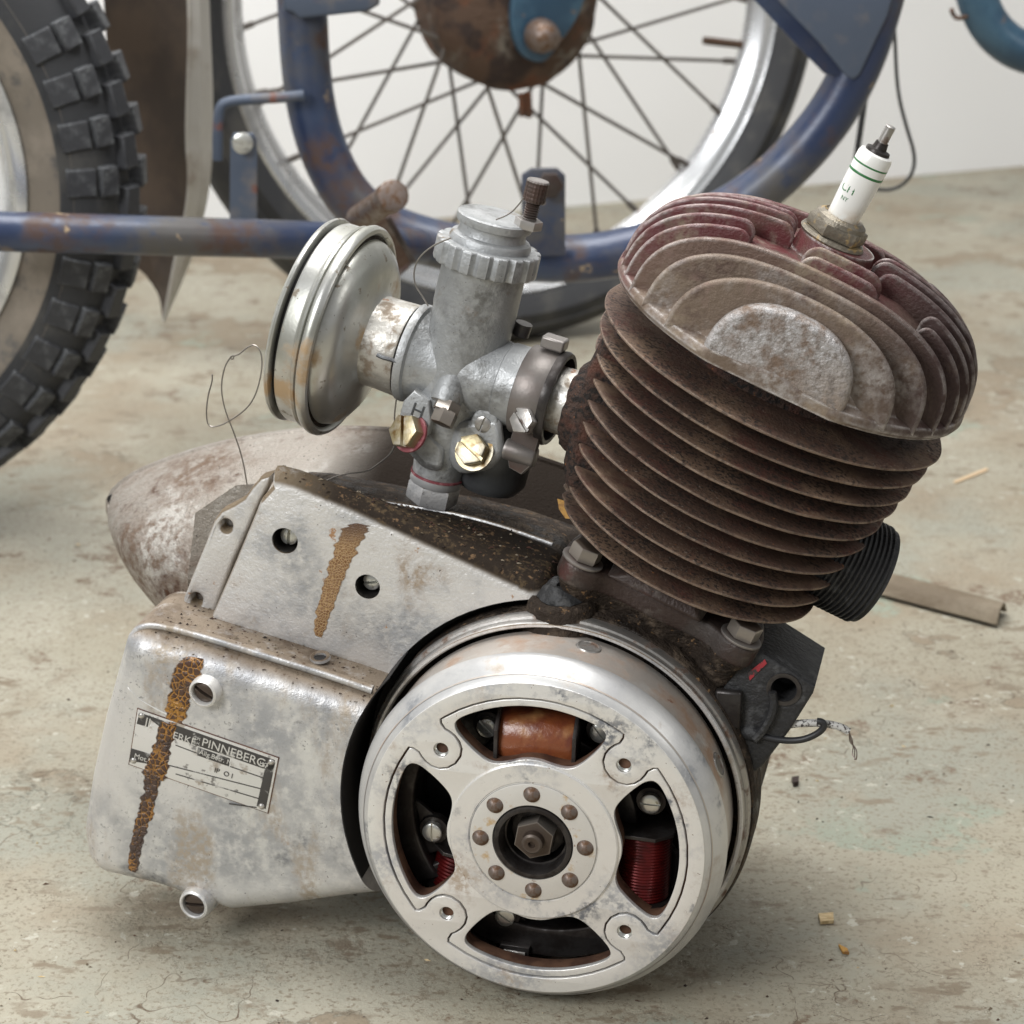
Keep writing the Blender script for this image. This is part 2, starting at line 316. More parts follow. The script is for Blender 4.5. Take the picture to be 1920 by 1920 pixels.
M['wall'] = mat('matt_white_wall', (.90, .90, .895), 0, .85, [dict(c=(.86, .86, .855), m=[(n, 1.2, .4, .7, 3)])], [((n, 90, 0, 1, 4), .05, .001)])
M['blue'] = mat('old_blue_frame_paint', (.022, .036, .085), .1, .36, [
    dict(c=(.042, .062, .115), m=[(n, 9, .45, .62, 5, 1)]),
    dict(c=(.085, .08, .078), m=[(n, 7, .46, .62, 8, 2), (n, 60, .28, .5, 4, 6)], r=.6),
    dict(c=(.085, .05, .04), m=[(n, 14, .52, .66, 9, 3), (n, 90, .30, .6, 4, 6)], r=.8),
    dict(c=(.36, .27, .17), m=[(n, 40, .64, .67, 9, 4), (n, 9, .4, .55, 3, 7)], r=.8)], [((n, 120, 0, 1, 5), .3, .001)], coat=.25)
M['bluegrey'] = mat('faded_grey_blue_paint', (.075, .095, .135), .1, .5, [
    dict(c=(.15, .14, .14), m=[(n, 20, .5, .66, 7, 2)], r=.6), dict(c=(.20, .075, .05), m=[(n, 28, .58, .68, 9, 3)], r=.8)], [((n, 120, 0, 1, 5), .2, .001)])
M['lightblue'] = mat('pale_blue_paint', (.022, .058, .10), .1, .4, [
    dict(c=(.045, .10, .15), m=[(n, 14, .45, .62, 5, 1)]), dict(c=(.22, .12, .05), m=[(n, 30, .60, .66, 8, 3)], r=.8)], [((n, 120, 0, 1, 5), .2, .001)], coat=.25)
M['rustbrown'] = mat('flaky_brown_rust', (.085, .05, .032), .3, .7, [
    dict(c=(.17, .15, .125), m=[(n, 28, .56, .68, 7, 1)], r=.5), dict(c=(.15, .06, .03), m=[(n, 22, .52, .66, 8, 2)], r=.8),
    dict(c=(.035, .022, .018), m=[(n, 30, .48, .62, 7, 3)])], [((n, 200, 0, 1, 5), .5, .002)])
M['tyre'] = mat('old_road_tyre', (.028, .029, .032), 0, .7, [dict(c=(.06, .058, .054), m=[(n, 20, .48, .66, 6)])], [((n, 200, 0, 1, 4), .2, .001)])
M['tyreside'] = mat('dusty_tan_sidewall', (.17, .145, .115), 0, .75, [dict(c=(.24, .205, .165), m=[(n, 18, .45, .65, 7)]),
    dict(c=(.09, .085, .08), m=[(n, 40, .55, .7, 6, 2)])], [((n, 160, 0, 1, 4), .2, .001)])
M['knob'] = mat('grey_black_tread_rubber', (.03, .031, .035), 0, .6, [dict(c=(.10, .105, .11), m=[(n, 60, .46, .66, 6), (n, 300, .3, .6, 3, 2)]),
    dict(c=(.24, .21, .17), m=[(n, 50, .64, .72, 6, 3)])], [((n, 200, 0, 1, 4), .3, .001)])
M['chrome'] = mat('old_chrome', (.72, .73, .74), .8, .26, [dict(c=(.4, .4, .4), m=[(n, 20, .5, .7, 6)], r=.4),
    dict(c=(.24, .15, .09), m=[(n, 30, .64, .74, 7, 4)], r=.7, met=.2)])
M['spoke'] = mat('brown_steel_spoke', (.13, .115, .105), .7, .45)
M['guard'] = mat('dented_grey_primer_sheet', (.48, .46, .42), .2, .5, [dict(c=(.29, .24, .19), m=[(n, 14, .5, .7, 6)], r=.7)], [((n, 14, 0, 1, 3), .3, .01)])
M['guardin'] = mat('rusty_guard_inside', (.075, .052, .036), .1, .8, [dict(c=(.045, .032, .024), m=[(n, 12, .4, .6, 6)])])
M['cable'] = mat('black_cable', (.02, .02, .022), 0, .45)
M['whitebraid'] = mat('dirty_white_insulation', (.52, .51, .48), 0, .6, [dict(c=(.06, .05, .05), m=[(n, 700, .52, .6, 3)])])
M['strip'] = mat('curled_brown_leather', (.15, .115, .075), 0, .7, [dict(c=(.22, .18, .125), m=[(n, 20, .45, .65, 6)])], [((n, 90, 0, 1, 4), .5, .003)])
M['screwzinc'] = mat('bright_zinc_screw', (.66, .66, .62), .8, .3, [dict(c=(.3, .27, .2), m=[(n, 300, .6, .7)])])

# ------------------------------------------------------------------ mesh helpers
def smooth(me, ang=38):
    me.shade_smooth(); me.set_sharp_from_angle(angle=math.radians(ang))
def link(name, me, m, parent=None, ang=38, bevel=0):
    me.materials.clear(); me.materials.append(M[m] if isinstance(m, str) else m)
    smooth(me, ang); me.name = name
    o = bpy.data.objects.new(name, me); COL.objects.link(o)
    if parent: o.parent = parent
    if bevel:
        b = o.modifiers.new('bevel', 'BEVEL'); b.width = bevel; b.segments = 2; b.limit_method = 'ANGLE'; b.angle_limit = math.radians(40)
    return o
def raw(verts, faces):
    me = bpy.data.meshes.new('m'); me.from_pydata([tuple(v) for v in verts], [], faces); me.update()
    bm = bmesh.new(); bm.from_mesh(me); bmesh.ops.remove_doubles(bm, verts=bm.verts, dist=1e-7)
    bmesh.ops.recalc_face_normals(bm, faces=bm.faces); bm.to_mesh(me); bm.free(); return me
def frame(o, z, xh=(1, 0, 0)):
    z = Vector(z).normalized(); x = Vector(xh); x = (x - z*x.dot(z)).normalized(); y = z.cross(x)
    m = Matrix((x, y, z)).transposed().to_4x4(); m.translation = Vector(o); return m
def lathe(prof, F, seg=64, closed=False, rf=None):       # prof: (r, h) along frame Z
    vs, fs = [], []
    for i in range(seg):
        a = 2*PI*i/seg
        for j, (r, h) in enumerate(prof):
            k = rf(a, r, h) if rf else (r, h)
            vs.append(F @ Vector((k[0]*math.cos(a), k[0]*math.sin(a), k[1])))
    m_ = len(prof)
    for i in range(seg):
        for j in range(m_ if closed else m_-1):
            a, b = i*m_+j, i*m_+(j+1) % m_
            c, d = ((i+1) % seg)*m_+(j+1) % m_, ((i+1) % seg)*m_+j
            fs.append((a, b, c, d))
    return raw(vs, fs)
DG = None
def plate(loops, F, z0, z1, bevel=0., bres=2):
    cu = bpy.data.curves.new('c', 'CURVE'); cu.dimensions = '2D'; cu.fill_mode = 'BOTH'
    for lp in loops:
        s = cu.splines.new('POLY'); s.points.add(len(lp)-1); s.use_cyclic_u = True
        for p, q in zip(s.points, lp): p.co = (q[0], q[1], 0, 1)
    cu.extrude = max((z1-z0)/2 - bevel, 1e-5); cu.bevel_depth = bevel; cu.bevel_resolution = bres; cu.offset = -bevel
    o = bpy.data.objects.new('c', cu); COL.objects.link(o)
    dg = bpy.context.evaluated_depsgraph_get(); dg.update()
    me = bpy.data.meshes.new_from_object(o.evaluated_get(dg))
    bpy.data.objects.remove(o)
    me.transform(F @ Matrix.Translation((0, 0, (z0+z1)/2)))
    bm = bmesh.new(); bm.from_mesh(me); bmesh.ops.remove_doubles(bm, verts=bm.verts, dist=1e-6)
    bmesh.ops.recalc_face_normals(bm, faces=bm.faces); bm.to_mesh(me); bm.free()
    return me
def text(s, size, F, depth=.0002):
    cu = bpy.data.curves.new('t', 'FONT'); cu.body = s; cu.size = size; cu.extrude = depth
    o = bpy.data.objects.new('t', cu); COL.objects.link(o)
    dg = bpy.context.evaluated_depsgraph_get(); dg.update()
    me = bpy.data.meshes.new_from_object(o.evaluated_get(dg)); bpy.data.objects.remove(o)
    me.transform(F); return me
def circ(r, n_=64, c=(0, 0), a0=0): return [(c[0]+r*math.cos(a0+2*PI*i/n_), c[1]+r*math.sin(a0+2*PI*i/n_)) for i in range(n_)]
def hexa(r, a0=0): return circ(r, 6, (0, 0), a0)
def chaikin(p, k=2, closed=True):
    for _ in range(k):
        q = []; m_ = len(p); rng = range(m_) if closed else range(m_-1)
        if not closed: q.append(p[0])
        for i in rng:
            a, b = p[i], p[(i+1) % m_]
            q.append(tuple(.75*x+.25*y for x, y in zip(a, b))); q.append(tuple(.25*x+.75*y for x, y in zip(a, b)))
        if not closed: q.append(p[-1])
        p = q
    return p
def tube(pts, r, seg=12, k=2, closed=False, rf=None):
    p = [Vector(v) for v in chaikin([tuple(v) for v in pts], k, closed)] if k else [Vector(v) for v in pts]
    vs, fs = [], []; up = None
    for i, c in enumerate(p):
        if closed: t = (p[(i+1) % len(p)]-p[i-1]).normalized()
        else: t = (p[min(i+1, len(p)-1)]-p[max(i-1, 0)]).normalized()
        if up is None: up = Vector((0, 0, 1)) if abs(t.z) < .9 else Vector((1, 0, 0))
        x = (up - t*up.dot(t)).normalized(); y = t.cross(x); up = x
        rr = rf(i/(len(p)-1)) if rf else r
        for j in range(seg):
            a = 2*PI*j/seg; vs.append(c + x*(rr*math.cos(a)) + y*(rr*math.sin(a)))
    for i in range(len(p) if closed else len(p)-1):
        for j in range(seg):
            i2 = (i+1) % len(p); fs.append((i*seg+j, i*seg+(j+1) % seg, i2*seg+(j+1) % seg, i2*seg+j))
    if not closed:
        fs.append(tuple(range(seg))); fs.append(tuple((len(p)-1)*seg+j for j in range(seg))[::-1])
    return raw(vs, fs)
def inset(lp, d):
    out = []; m_ = len(lp)
    A = sum(lp[i][0]*lp[(i+1) % m_][1]-lp[(i+1) % m_][0]*lp[i][1] for i in range(m_)); s = 1 if A > 0 else -1
    for i in range(m_):
        p0, p1, p2 = Vector(lp[i-1]), Vector(lp[i]), Vector(lp[(i+1) % m_])
        t = ((p1-p0).normalized()+(p2-p1).normalized())
        if t.length < 1e-6: t = p2-p1
        t.normalize(); nn = Vector((-t.y, t.x))*s; out.append(tuple(p1+nn*d))
    return out
def loft(loops3):       # list of loops of 3D points, equal counts
    vs, fs = [], []; m_ = len(loops3[0])
    for lp in loops3: vs += [Vector(p) for p in lp]
    for k in range(len(loops3)-1):
        for i in range(m_):
            fs.append((k*m_+i, k*m_+(i+1) % m_, (k+1)*m_+(i+1) % m_, (k+1)*m_+i))
    fs.append(tuple(range(m_))); fs.append(tuple((len(loops3)-1)*m_+i for i in range(m_))[::-1])
    return raw(vs, fs)
def mink(inner, arc=8, sub=5, scale=None):
    # inner polygon -> dense (point, outward offset vector) pairs with round joins at convex corners
    m_ = len(inner); A = sum(inner[i][0]*inner[(i+1) % m_][1]-inner[(i+1) % m_][0]*inner[i][1] for i in range(m_)); sg = 1 if A > 0 else -1
    P = [Vector(p) for p in inner]; out = []
    nrm = []
    for i in range(m_):
        e = (P[(i+1) % m_]-P[i]).normalized(); nrm.append(Vector((e.y, -e.x))*sg)
    for i in range(m_):
        n0, n1 = nrm[i-1], nrm[i]; e0 = P[i]-P[i-1]; e1 = P[(i+1) % m_]-P[i]
        cr = (e0.x*e1.y-e0.y*e1.x)*sg
        if cr > 0:
            a0 = math.atan2(n0.y, n0.x); d = (math.atan2(n1.y, n1.x)-a0+PI) % (2*PI)-PI
            for k in range(arc+1): a = a0+d*k/arc; out.append((P[i], Vector((math.cos(a), math.sin(a)))))
        else:
            b = (n0+n1).normalized(); out.append((P[i], b/max(.4, b.dot(n0))))
        for k in range(1, sub+1): out.append((P[i].lerp(P[(i+1) % m_], k/(sub+1)), n1))
    if scale: out = [(p, v*scale(v)) for p, v in out]
    return out
def miter(lp, d):
    m_ = len(lp); A = sum(lp[i][0]*lp[(i+1) % m_][1]-lp[(i+1) % m_][0]*lp[i][1] for i in range(m_)); sg = 1 if A > 0 else -1
    P = [Vector(p) for p in lp]; out = []
    for i in range(m_):
        e0 = (P[i]-P[i-1]).normalized(); e1 = (P[(i+1) % m_]-P[i]).normalized()
        n0 = Vector((-e0.y, e0.x))*sg; n1 = Vector((-e1.y, e1.x))*sg; b = (n0+n1).normalized()
        out.append(tuple(P[i]+b*(d/max(.35, b.dot(n0)))))
    return out
def moff(mk, d): return [(p.x+v.x*d, p.y+v.y*d) for p, v in mk]
def resample(lp, n_, closed=True):
    P = [Vector(p) for p in lp]; seg = [(P[(i+1) % len(P)]-P[i]).length for i in range(len(P) if closed else len(P)-1)]
    T = sum(seg); out = []
    for k in range(n_):
        d = T*k/(n_ if closed else n_-1); i = 0
        while i < len(seg)-1 and d > seg[i]: d -= seg[i]; i += 1
        out.append(tuple(P[i].lerp(P[(i+1) % len(P)], min(1, d/max(seg[i], 1e-9)))))
    return out
def merge(meshes):
    bm = bmesh.new()
    for me in meshes: bm.from_mesh(me)
    me = bpy.data.meshes.new('m'); bm.to_mesh(me); bm.free(); return me
def boxf(F, a, b):
    vs = [F @ Vector((x, y, z)) for x in (a[0], b[0]) for y in (a[1], b[1]) for z in (a[2], b[2])]
    return raw(vs, [(0, 1, 3, 2), (4, 6, 7, 5), (0, 4, 5, 1), (2, 3, 7, 6), (0, 2, 6, 4), (1, 5, 7, 3)])
def cut(me, cutters):
    o = bpy.data.objects.new('b', me); COL.objects.link(o); cs = []
    for c in cutters:
        q = bpy.data.objects.new('q', c); COL.objects.link(q); cs.append(q)
        md = o.modifiers.new('b', 'BOOLEAN'); md.object = q; md.operation = 'DIFFERENCE'; md.solver = 'EXACT'
    dg = bpy.context.evaluated_depsgraph_get(); dg.update()
    r = bpy.data.meshes.new_from_object(o.evaluated_get(dg))
    for q in cs+[o]: bpy.data.objects.remove(q)
    return r
def cyl(F, r, h0, h1, seg=48): return lathe([(0, h0), (r, h0), (r, h1), (0, h1)], F, seg)
def roughen(me, amp, sc_, seed=0):
    for v in me.vertices:
        q = v.co*sc_ + Vector((seed, seed, seed)); v.co += v.normal*(noise.noise(q)*amp)
    me.update(); return me
def empty(name, label, cat, loc=(0, 0, 0), group=None):
    o = bpy.data.objects.new(name, None); o.empty_display_size = .05; COL.objects.link(o); o.location = loc
    o['label'] = label; o['category'] = cat
    if group: o['group'] = group
    return o
def tag(o, label, cat, group=None):
    o['label'] = label; o['category'] = cat
    if group: o['group'] = group
    return o
def again(o, mtx, parent=None):
    c = o.copy(); COL.objects.link(c); c.parent = parent or o.parent; c.matrix_local = mtx; return c
def hexnut(F, r, h0, h1, ch=.0006, a0=0): return plate([hexa(r, a0)], F, h0, h1, ch, 1)
def slotscrew(name, F, r, h, m, parent, ang=0, dome=.15, slot=.16):
    prof = [(0, h*(1+dome)), (r*.5, h*(1+dome*.8)), (r*.9, h), (r, h*.85), (r, -.001), (0, -.001)]
    me = lathe(prof, F, 32)
    c = boxf(F @ Matrix.Rotation(ang, 4, 'Z'), (-r*1.2, -r*slot, h*.55), (r*1.2, r*slot, h*2))
    return link(name, cut(me, [c]), m, parent)
def thread(F, r, h0, h1, pitch, m, name, parent):
    prof = []; h = h0; k = 0
    while h < h1: prof.append((r*(1 if k % 2 else .84), h)); h += pitch/2; k += 1
    prof.append((r*.8, h1)); prof.append((0, h1)); return link(name, lathe(prof, F, 24), m, parent, 80)

# ================================================================== SETTING
fl = link('floor', raw([(-12, -4, 0), (12, -4, 0), (12, 14, 0), (-12, 14, 0)], [(0, 1, 2, 3)]), 'floor'); fl['kind'] = 'structure'
wd = Vector((.712+.1164, 3.0914-2.75, 0)).normalized(); wn = Vector((wd.y, -wd.x, 0)); w0 = Vector((-.1164, 2.75, 0))
wa, wb = w0 - wd*7, w0 + wd*7
wl = link('wall', raw([wa, wb, wb+Vector((0, 0, 4)), wa+Vector((0, 0, 4)), wa-wn*.2, wb-wn*.2, wb-wn*.2+Vector((0, 0, 4)), wa-wn*.2+Vector((0, 0, 4))],
     [(0, 1, 2, 3), (5, 4, 7, 6), (3, 2, 6, 7), (0, 3, 7, 4), (1, 5, 6, 2)]), 'wall'); wl['kind'] = 'structure'

# ================================================================== BACKGROUND MACHINES
def wheel_frame(c, yaw): return Matrix.Translation(c) @ Matrix((( math.cos(yaw), 0, math.sin(yaw)), (math.sin(yaw), 0, -math.cos(yaw)), (0, 1, 0))).to_4x4()
# --- spoked wheel
YAW = math.radians(23)
wc = Wy(950, 16, 2.2); wc.z = .340
sw = empty('spoked_wheel', 'chrome rimmed spoked wheel with rusty brown drum hub behind the blue tube frame', 'wheel', (wc.x, wc.y, 0))
W = wheel_frame(Vector((0, 0, .340)), YAW)
link('tyre', lathe([(.288, .020), (.293, .028), (.308, .036), (.325, .031), (.337, .016), (.341, 0), (.337, -.016), (.325, -.031), (.308, -.036), (.293, -.028), (.288, -.020)], W, 128, True), 'tyre', sw)
link('tyre_ridge', merge([lathe([(.319, s*.0330), (.321, s*.0336), (.323, s*.0318)], W, 128, True) for s in (1, -1)]), 'tyre', sw)
link('rim', lathe([(.288, .020), (.2895, .0225), (.287, .0235), (.283, .020), (.279, .019), (.275, .013), (.268, .009), (.264, 0), (.268, -.009), (.275, -.013), (.279, -.019), (.283, -.020), (.287, -.0235), (.2895, -.0225), (.288, -.020), (.277, 0)], W, 128, True), 'chrome', sw)
link('hub_drum', roughen(lathe([(0, .052), (.03, .052), (.05, .046), (.066, .042), (.080, .034), (.085, .026), (.085, -.03), (.07, -.035), (0, -.035)], W, 64), .002, 60), 'rustbrown', sw)
sp0 = {}
for kind, (z0, off) in enumerate([(.026, 62), (.026, -62), (-.026, 62), (-.026, -62)]):
    o_ = math.radians(off)
    a = Vector((.073, 0, z0)); b = Vector((.268*math.cos(o_*.62), .268*math.sin(o_*.62), z0*.15))
    me = tube([W @ a, W @ b], .0019, 8, 0); first = link('spoke', me, 'spoke', sw)
    nip = link('nipple', tube([W @ b.lerp(a, .07), W @ b], .0032, 8, 0), 'spoke', first)
    for i in range(9):
        ang = math.radians(i*40 + kind*10 + (5 if kind > 1 else 0))
        R_ = W @ Matrix.Rotation(ang, 4, 'Z') @ W.inverted()
        if i == 0: first.matrix_local = R_
        else:
            c = again(first, R_, sw); d = nip.copy(); COL.objects.link(d); d.parent = c
def pw(u, v, off=0.):     # wheel-local point at pixel, on plane `off` in front of the wheel plane
    nn = Vector((math.sin(YAW), -math.cos(YAW), 0)); o = Vector((wc.x, wc.y, .33))+nn*off
    d = ray(u, v); return CAMP + d*((o-CAMP).dot(nn)/d.dot(nn)) - Vector((wc.x, wc.y, 0))
FW = wheel_frame(Vector((0, 0, 0)), YAW)
def pl_w(pts, off): return [((FW.inverted() @ pw(u, v, off))[0], (FW.inverted() @ pw(u, v, off))[1]) for u, v in pts]
link('axle_nut', lathe([(0, .024), (.008, .0225), (.0135, .017), (.016, .008), (.0165, 0)], frame(pw(1012, 66, .066), (math.sin(YAW), -math.cos(YAW), 0)), 32), 'rivet', sw)
link('fork_end', plate([chaikin(pl_w([(970, -60), (955, 20), (962, 80), (985, 112), (1020, 118), (1040, 90), (1085, 30), (1110, -60)], .058), 2)], FW, .052, .062, .002), 'lightblue', sw)
link('axle', tube([pw(1012, 66, .03), pw(1012, 66, .075)], .008, 16, 0), 'steel', sw)
link('valve', tube([pw(1320, 76, 0), pw(1390, 84, 0)], .004, 12, 0), 'rustbrown', sw)
link('brake_lever_stub', merge([tube([pw(978, 175, .04), pw(980, 218, .04)], .0035, 8, 0), tube([pw(990, 172, .04), pw(992, 220, .04)], .0035, 8, 0)]), 'rustbrown', sw)
# --- blue tubular frame
YF = 1.75
def pf(u, v, y=YF): return Wy(u, v, y)
fo = pf(900, 480); fo.z = 0
fr = empty('blue_tube_frame', 'blue painted tubular motorcycle frame with curved lower loop standing behind the engine', 'frame', fo)
def rel(pts): return [p-fo for p in pts]
link('frame_loop', tube(rel([pf(u, v) for u, v in [(562, -120), (566, 0), (572, 120), (585, 215), (612, 300), (655, 375), (720, 428), (830, 462), (960, 482), (1080, 487), (1190, 470), (1310, 427), (1430, 358), (1545, 240), (1612, 120), (1648, 0), (1680, -130)]]), .0192, 24, 3), 'blue', fr)
link('lower_tube', tube(rel([pf(u, v, y_) for u, v, y_ in [(-300, 424, 1.54), (0, 434, 1.55), (300, 442, 1.585), (640, 452, 1.66), (790, 462, 1.74)]]), .0142, 24, 2), 'blue', fr)
FP = Matrix(((1, 0, 0), (0, 0, -1), (0, 1, 0))).to_4x4()
def pl_f(pts, y): return [(pf(u, v, y).x-fo.x, pf(u, v, y).z) for u, v in pts]
def fplate(name, pts, y, th, m, bev=.0015, holes=(), k=0):
    lp = pl_f(pts, y); lp = chaikin(lp, k) if k else lp
    return link(name, plate([lp]+[pl_f(h, y) for h in holes], FP, -(y-fo.y)-th, -(y-fo.y), bev), m, fr)
fplate('gusset_plate', [(1400, -60), (1690, -60), (1664, 30), (1612, 140), (1600, 150), (1585, 142), (1535, 80)], 1.728, .004, 'bluegrey')
fplate('gusset_flange', [(1395, -20), (1450, -20), (1560, 95), (1600, 150), (1545, 138), (1500, 92)], 1.735, .02, 'blue')
fplate('bracket', [(530, -60), (710, -60), (710, 10), (690, 22), (560, 36), (548, 24), (530, 20)], 1.72, .02, 'bluegrey', .003)
fplate('mounting_tab', [(978, 480), (978, 328), (996, 316), (1045, 316), (1060, 330), (1060, 480)], 1.722, .005, 'blue', .001)
link('tab_bolt', hexnut(frame(pf(1031, 346, 1.716)-fo, (0, -1, 0)), .0105, 0, .006), 'maroon', fr)
fplate('bracket_tab', [(430, 425), (432, 262), (438, 250), (474, 250), (481, 262), (482, 425)], 1.688, .004, 'bluegrey', .001)
slotscrew('tab_screw', frame(pf(455, 268, 1.683)-fo, (0, -1, 0)), .0078, .003, 'screwzinc', fr, -.35)
link('hook_rod', tube(rel([pf(u, v, 1.72) for u, v in [(570, 178), (540, 182), (470, 186), (428, 190), (412, 200), (408, 240), (408, 300)]]), .0042, 12, 2), 'bluegrey', fr)
FPd = (.72, -.45, .5)
fp = pf(668, 402, 1.60)-fo
link('footrest_knuckle', lathe([(0, .0135), (.008, .011), (.0125, .005), (.0135, 0), (.0125, -.006), (.008, -.011), (0, -.0135)], frame(pf(655, 404, 1.62)-fo, (1, 0, 0)), 24), 'clamp', fr)
pa, pb = pf(672, 412, 1.62)-fo, pf(738, 366, 1.55)-fo
link('footrest_peg', lathe([(0, 0), (.0095, 0), (.0100, .002), (.0098, (pb-pa).length*.8), (.0112, (pb-pa).length*.86), (.0112, (pb-pa).length), (.009, (pb-pa).length+.001), (0, (pb-pa).length+.001)], frame(pa, pb-pa), 32), 'rivet', fr)
link('footrest_bracket', loft([[pf(u, v, 1.66)-fo for u, v in [(700, 400), (735, 415), (775, 490), (765, 505), (740, 520), (700, 470)]],
     [pf(u, v, 1.665)-fo for u, v in [(700, 400), (735, 415), (775, 490), (765, 505), (740, 520), (700, 470)]]]), 'rustbrown', fr)
link('footrest_bracket_lip', tube(rel([pf(u, v, 1.65) for u, v in [(728, 408), (775, 490), (745, 515)]]), .0022, 8, 0), 'maroon', fr)
# --- knobby wheel
kc = Wy(-424, 318, 1.66); kc.z = .28
kw = empty('knobby_wheel', 'large knobby off road tyre and chrome rim at the left edge', 'wheel', (kc.x, kc.y, 0))
KF = wheel_frame(Vector((0, 0, .28)), 0)
link('tyre', lathe([(.192, .028), (.196, .034), (.212, .0435), (.232, .046), (.25, .040), (.262, .026), (.267, 0), (.262, -.026), (.25, -.040), (.232, -.046), (.21, -.0435), (.192, -.034), (.186, -.028)], KF, 160, True), 'tyreside', kw)
link('rim', lathe([(.193, .028), (.197, .032), (.196, .037), (.190, .0375), (.184, .035), (.177, .028), (.172, .02), (.169, 0), (.172, -.02), (.184, -.035), (.196, -.036), (.197, -.032), (.18, 0)], KF, 128, True), 'chrome', kw)
link('tread_band', lathe([(.222, .0464), (.236, .0458), (.2505, .0412), (.263, .0272), (.268, 0), (.263, -.0265), (.2505, -.0405), (.25, 0)], KF, 160, True), 'tyre', kw)
def knobmesh(r0, z0, r1, z1, h, w_, slant=0.):
    # block lying on the carcass from (r0,z0) to (r1,z1), height h along the outward normal, angular width w_
    d = Vector((r1-r0, z1-z0)); nn = Vector((-d.y, d.x)).normalized()
    if nn.x < 0 and abs(nn.x) > abs(nn.y): nn = -nn
    if nn.y < 0 and z0 > 0.005: nn = -nn
    vs = []
    for s, sh in ((-1, 0), (1, 0)):
        for (r, z) in ((r0, z0), (r1, z1)):
            for q, f_ in ((-.004, 1.), (h, .86)):
                rr, zz = r+nn.x*q, z+nn.y*q; a = s*w_/2*f_/r + slant*(1 if r == r1 else 0)
                vs.append(KF @ Vector((rr*math.cos(a), rr*math.sin(a), zz)))
    me = raw(vs, [(0, 1, 3, 2), (4, 6, 7, 5), (0, 4, 5, 1), (2, 3, 7, 6), (0, 2, 6, 4), (1, 5, 7, 3)])
    return me
rows = [knobmesh(.2270, .0458, .2480, .0402, .0048, .0235), knobmesh(.2485, .0400, .2590, .0300, .0075, .0250), knobmesh(.2600, .0270, .2665, .0120, .0105, .0280), knobmesh(.2668, .009, .2668, -.012, .0105, .024)]
for ri, me in enumerate(rows):
    first = link('tread_block', me, 'knob', kw, 30, .0012)
    cnt = 0
    for i in range(44):
        a = math.radians(i*360/44 + (4.1 if ri == 2 else 0))
        aa = (math.degrees(a)+180) % 360-180
        if not (-80 < aa < 32): continue
        R_ = KF @ Matrix.Rotation(a, 4, 'Z') @ KF.inverted()
        if cnt == 0: first.matrix_local = R_
        else: again(first, R_, kw)
        cnt += 1
# --- mudguard
YG = 1.86
gpts = [(352, -60), (356, 60), (352, 180), (350, 270), (356, 330), (350, 400), (330, 480), (308, 600)]
gout = [(388, -60), (392, 60), (398, 180), (396, 270), (394, 330), (382, 400), (360, 480), (306, 604)]
gin = [(190, -60), (200, 60), (205, 180), (205, 270), (205, 330), (210, 400), (230, 478), (300, 532)]
def strip3(rows_, th=.0012):
    nR = len(rows_[0]); A = [Vector(p) for r_ in rows_ for p in r_]; fs = []
    for i in range(len(rows_)-1):
        for j in range(nR-1): fs.append((i*nR+j, i*nR+j+1, (i+1)*nR+j+1, (i+1)*nR+j))
    me = bpy.data.meshes.new('m'); me.from_pydata([tuple(v) for v in A], [], fs); me.update()
    bm = bmesh.new(); bm.from_mesh(me); bmesh.ops.solidify(bm, geom=bm.faces[:], thickness=th); bmesh.ops.recalc_face_normals(bm, faces=bm.faces); bm.to_mesh(me); bm.free(); return me
go = Wy(350, 420, YG); go.z = 0
mg = empty('mudguard', 'dented pale grey sheet mudguard hanging behind the knobby tyre', 'mudguard', go)
link('guard_outside', strip3([[Wy(*p, YG-.03)-go, Wy((p[0]+q[0])/2, (p[1]+q[1])/2, YG-.026)-go, Wy(*q, YG)-go] for p, q in zip(chaikin(gpts, 2, False), chaikin(gout, 2, False))]), 'guard', mg)
link('guard_inside', strip3([[Wy(*p, YG+.01)-go, Wy((p[0]+q[0])/2, (p[1]+q[1])/2, YG+.004)-go, Wy(*q, YG-.029)-go] for p, q in zip(chaikin(gin, 2, False), chaikin(gpts, 2, False))]), 'guardin', mg)
link('guard_rim', tube([Wy(*p, YG-.031)-go for p in gpts], .0016, 8, 2), 'guard', mg)
# --- pale blue tube upper right
bo = Wy(1850, 80, 2.05); bo.z = 0
bt = empty('pale_blue_tube', 'pale blue rust spotted curved tube entering at the top right corner', 'tube', bo)
link('bent_tube', tube([Wy(u, v, 2.05)-bo for u, v in [(1815, -140), (1822, -40), (1842, 30), (1880, 78), (1935, 105), (2020, 112), (2150, 110)]], .0185, 24, 3), 'lightblue', bt)
link('hook', tube([Wy(u, v, 2.04)-bo for u, v in [(1815, 30), (1795, 36), (1786, 26), (1784, 16)]], .002, 8, 1), 'rustbrown', bt)
# --- cables
tag(link('straight_cable', tube([Wy(u, v, 1.85) for u, v in [(1652, -40), (1630, 130), (1615, 230), (1600, 335), (1592, 420)]], .0026, 10, 2), 'cable'), 'thick straight black cable dropping from the frame behind the spark plug', 'cable')
tag(link('looped_cable', tube([Wy(u, v, 1.9) for u, v in [(1672, -30), (1678, 70), (1682, 170), (1700, 240), (1716, 290), (1712, 325), (1690, 350), (1660, 358), (1620, 350)]], .0016, 10, 3), 'cable'), 'thin black cable bent in a loose loop right of the spark plug', 'cable')

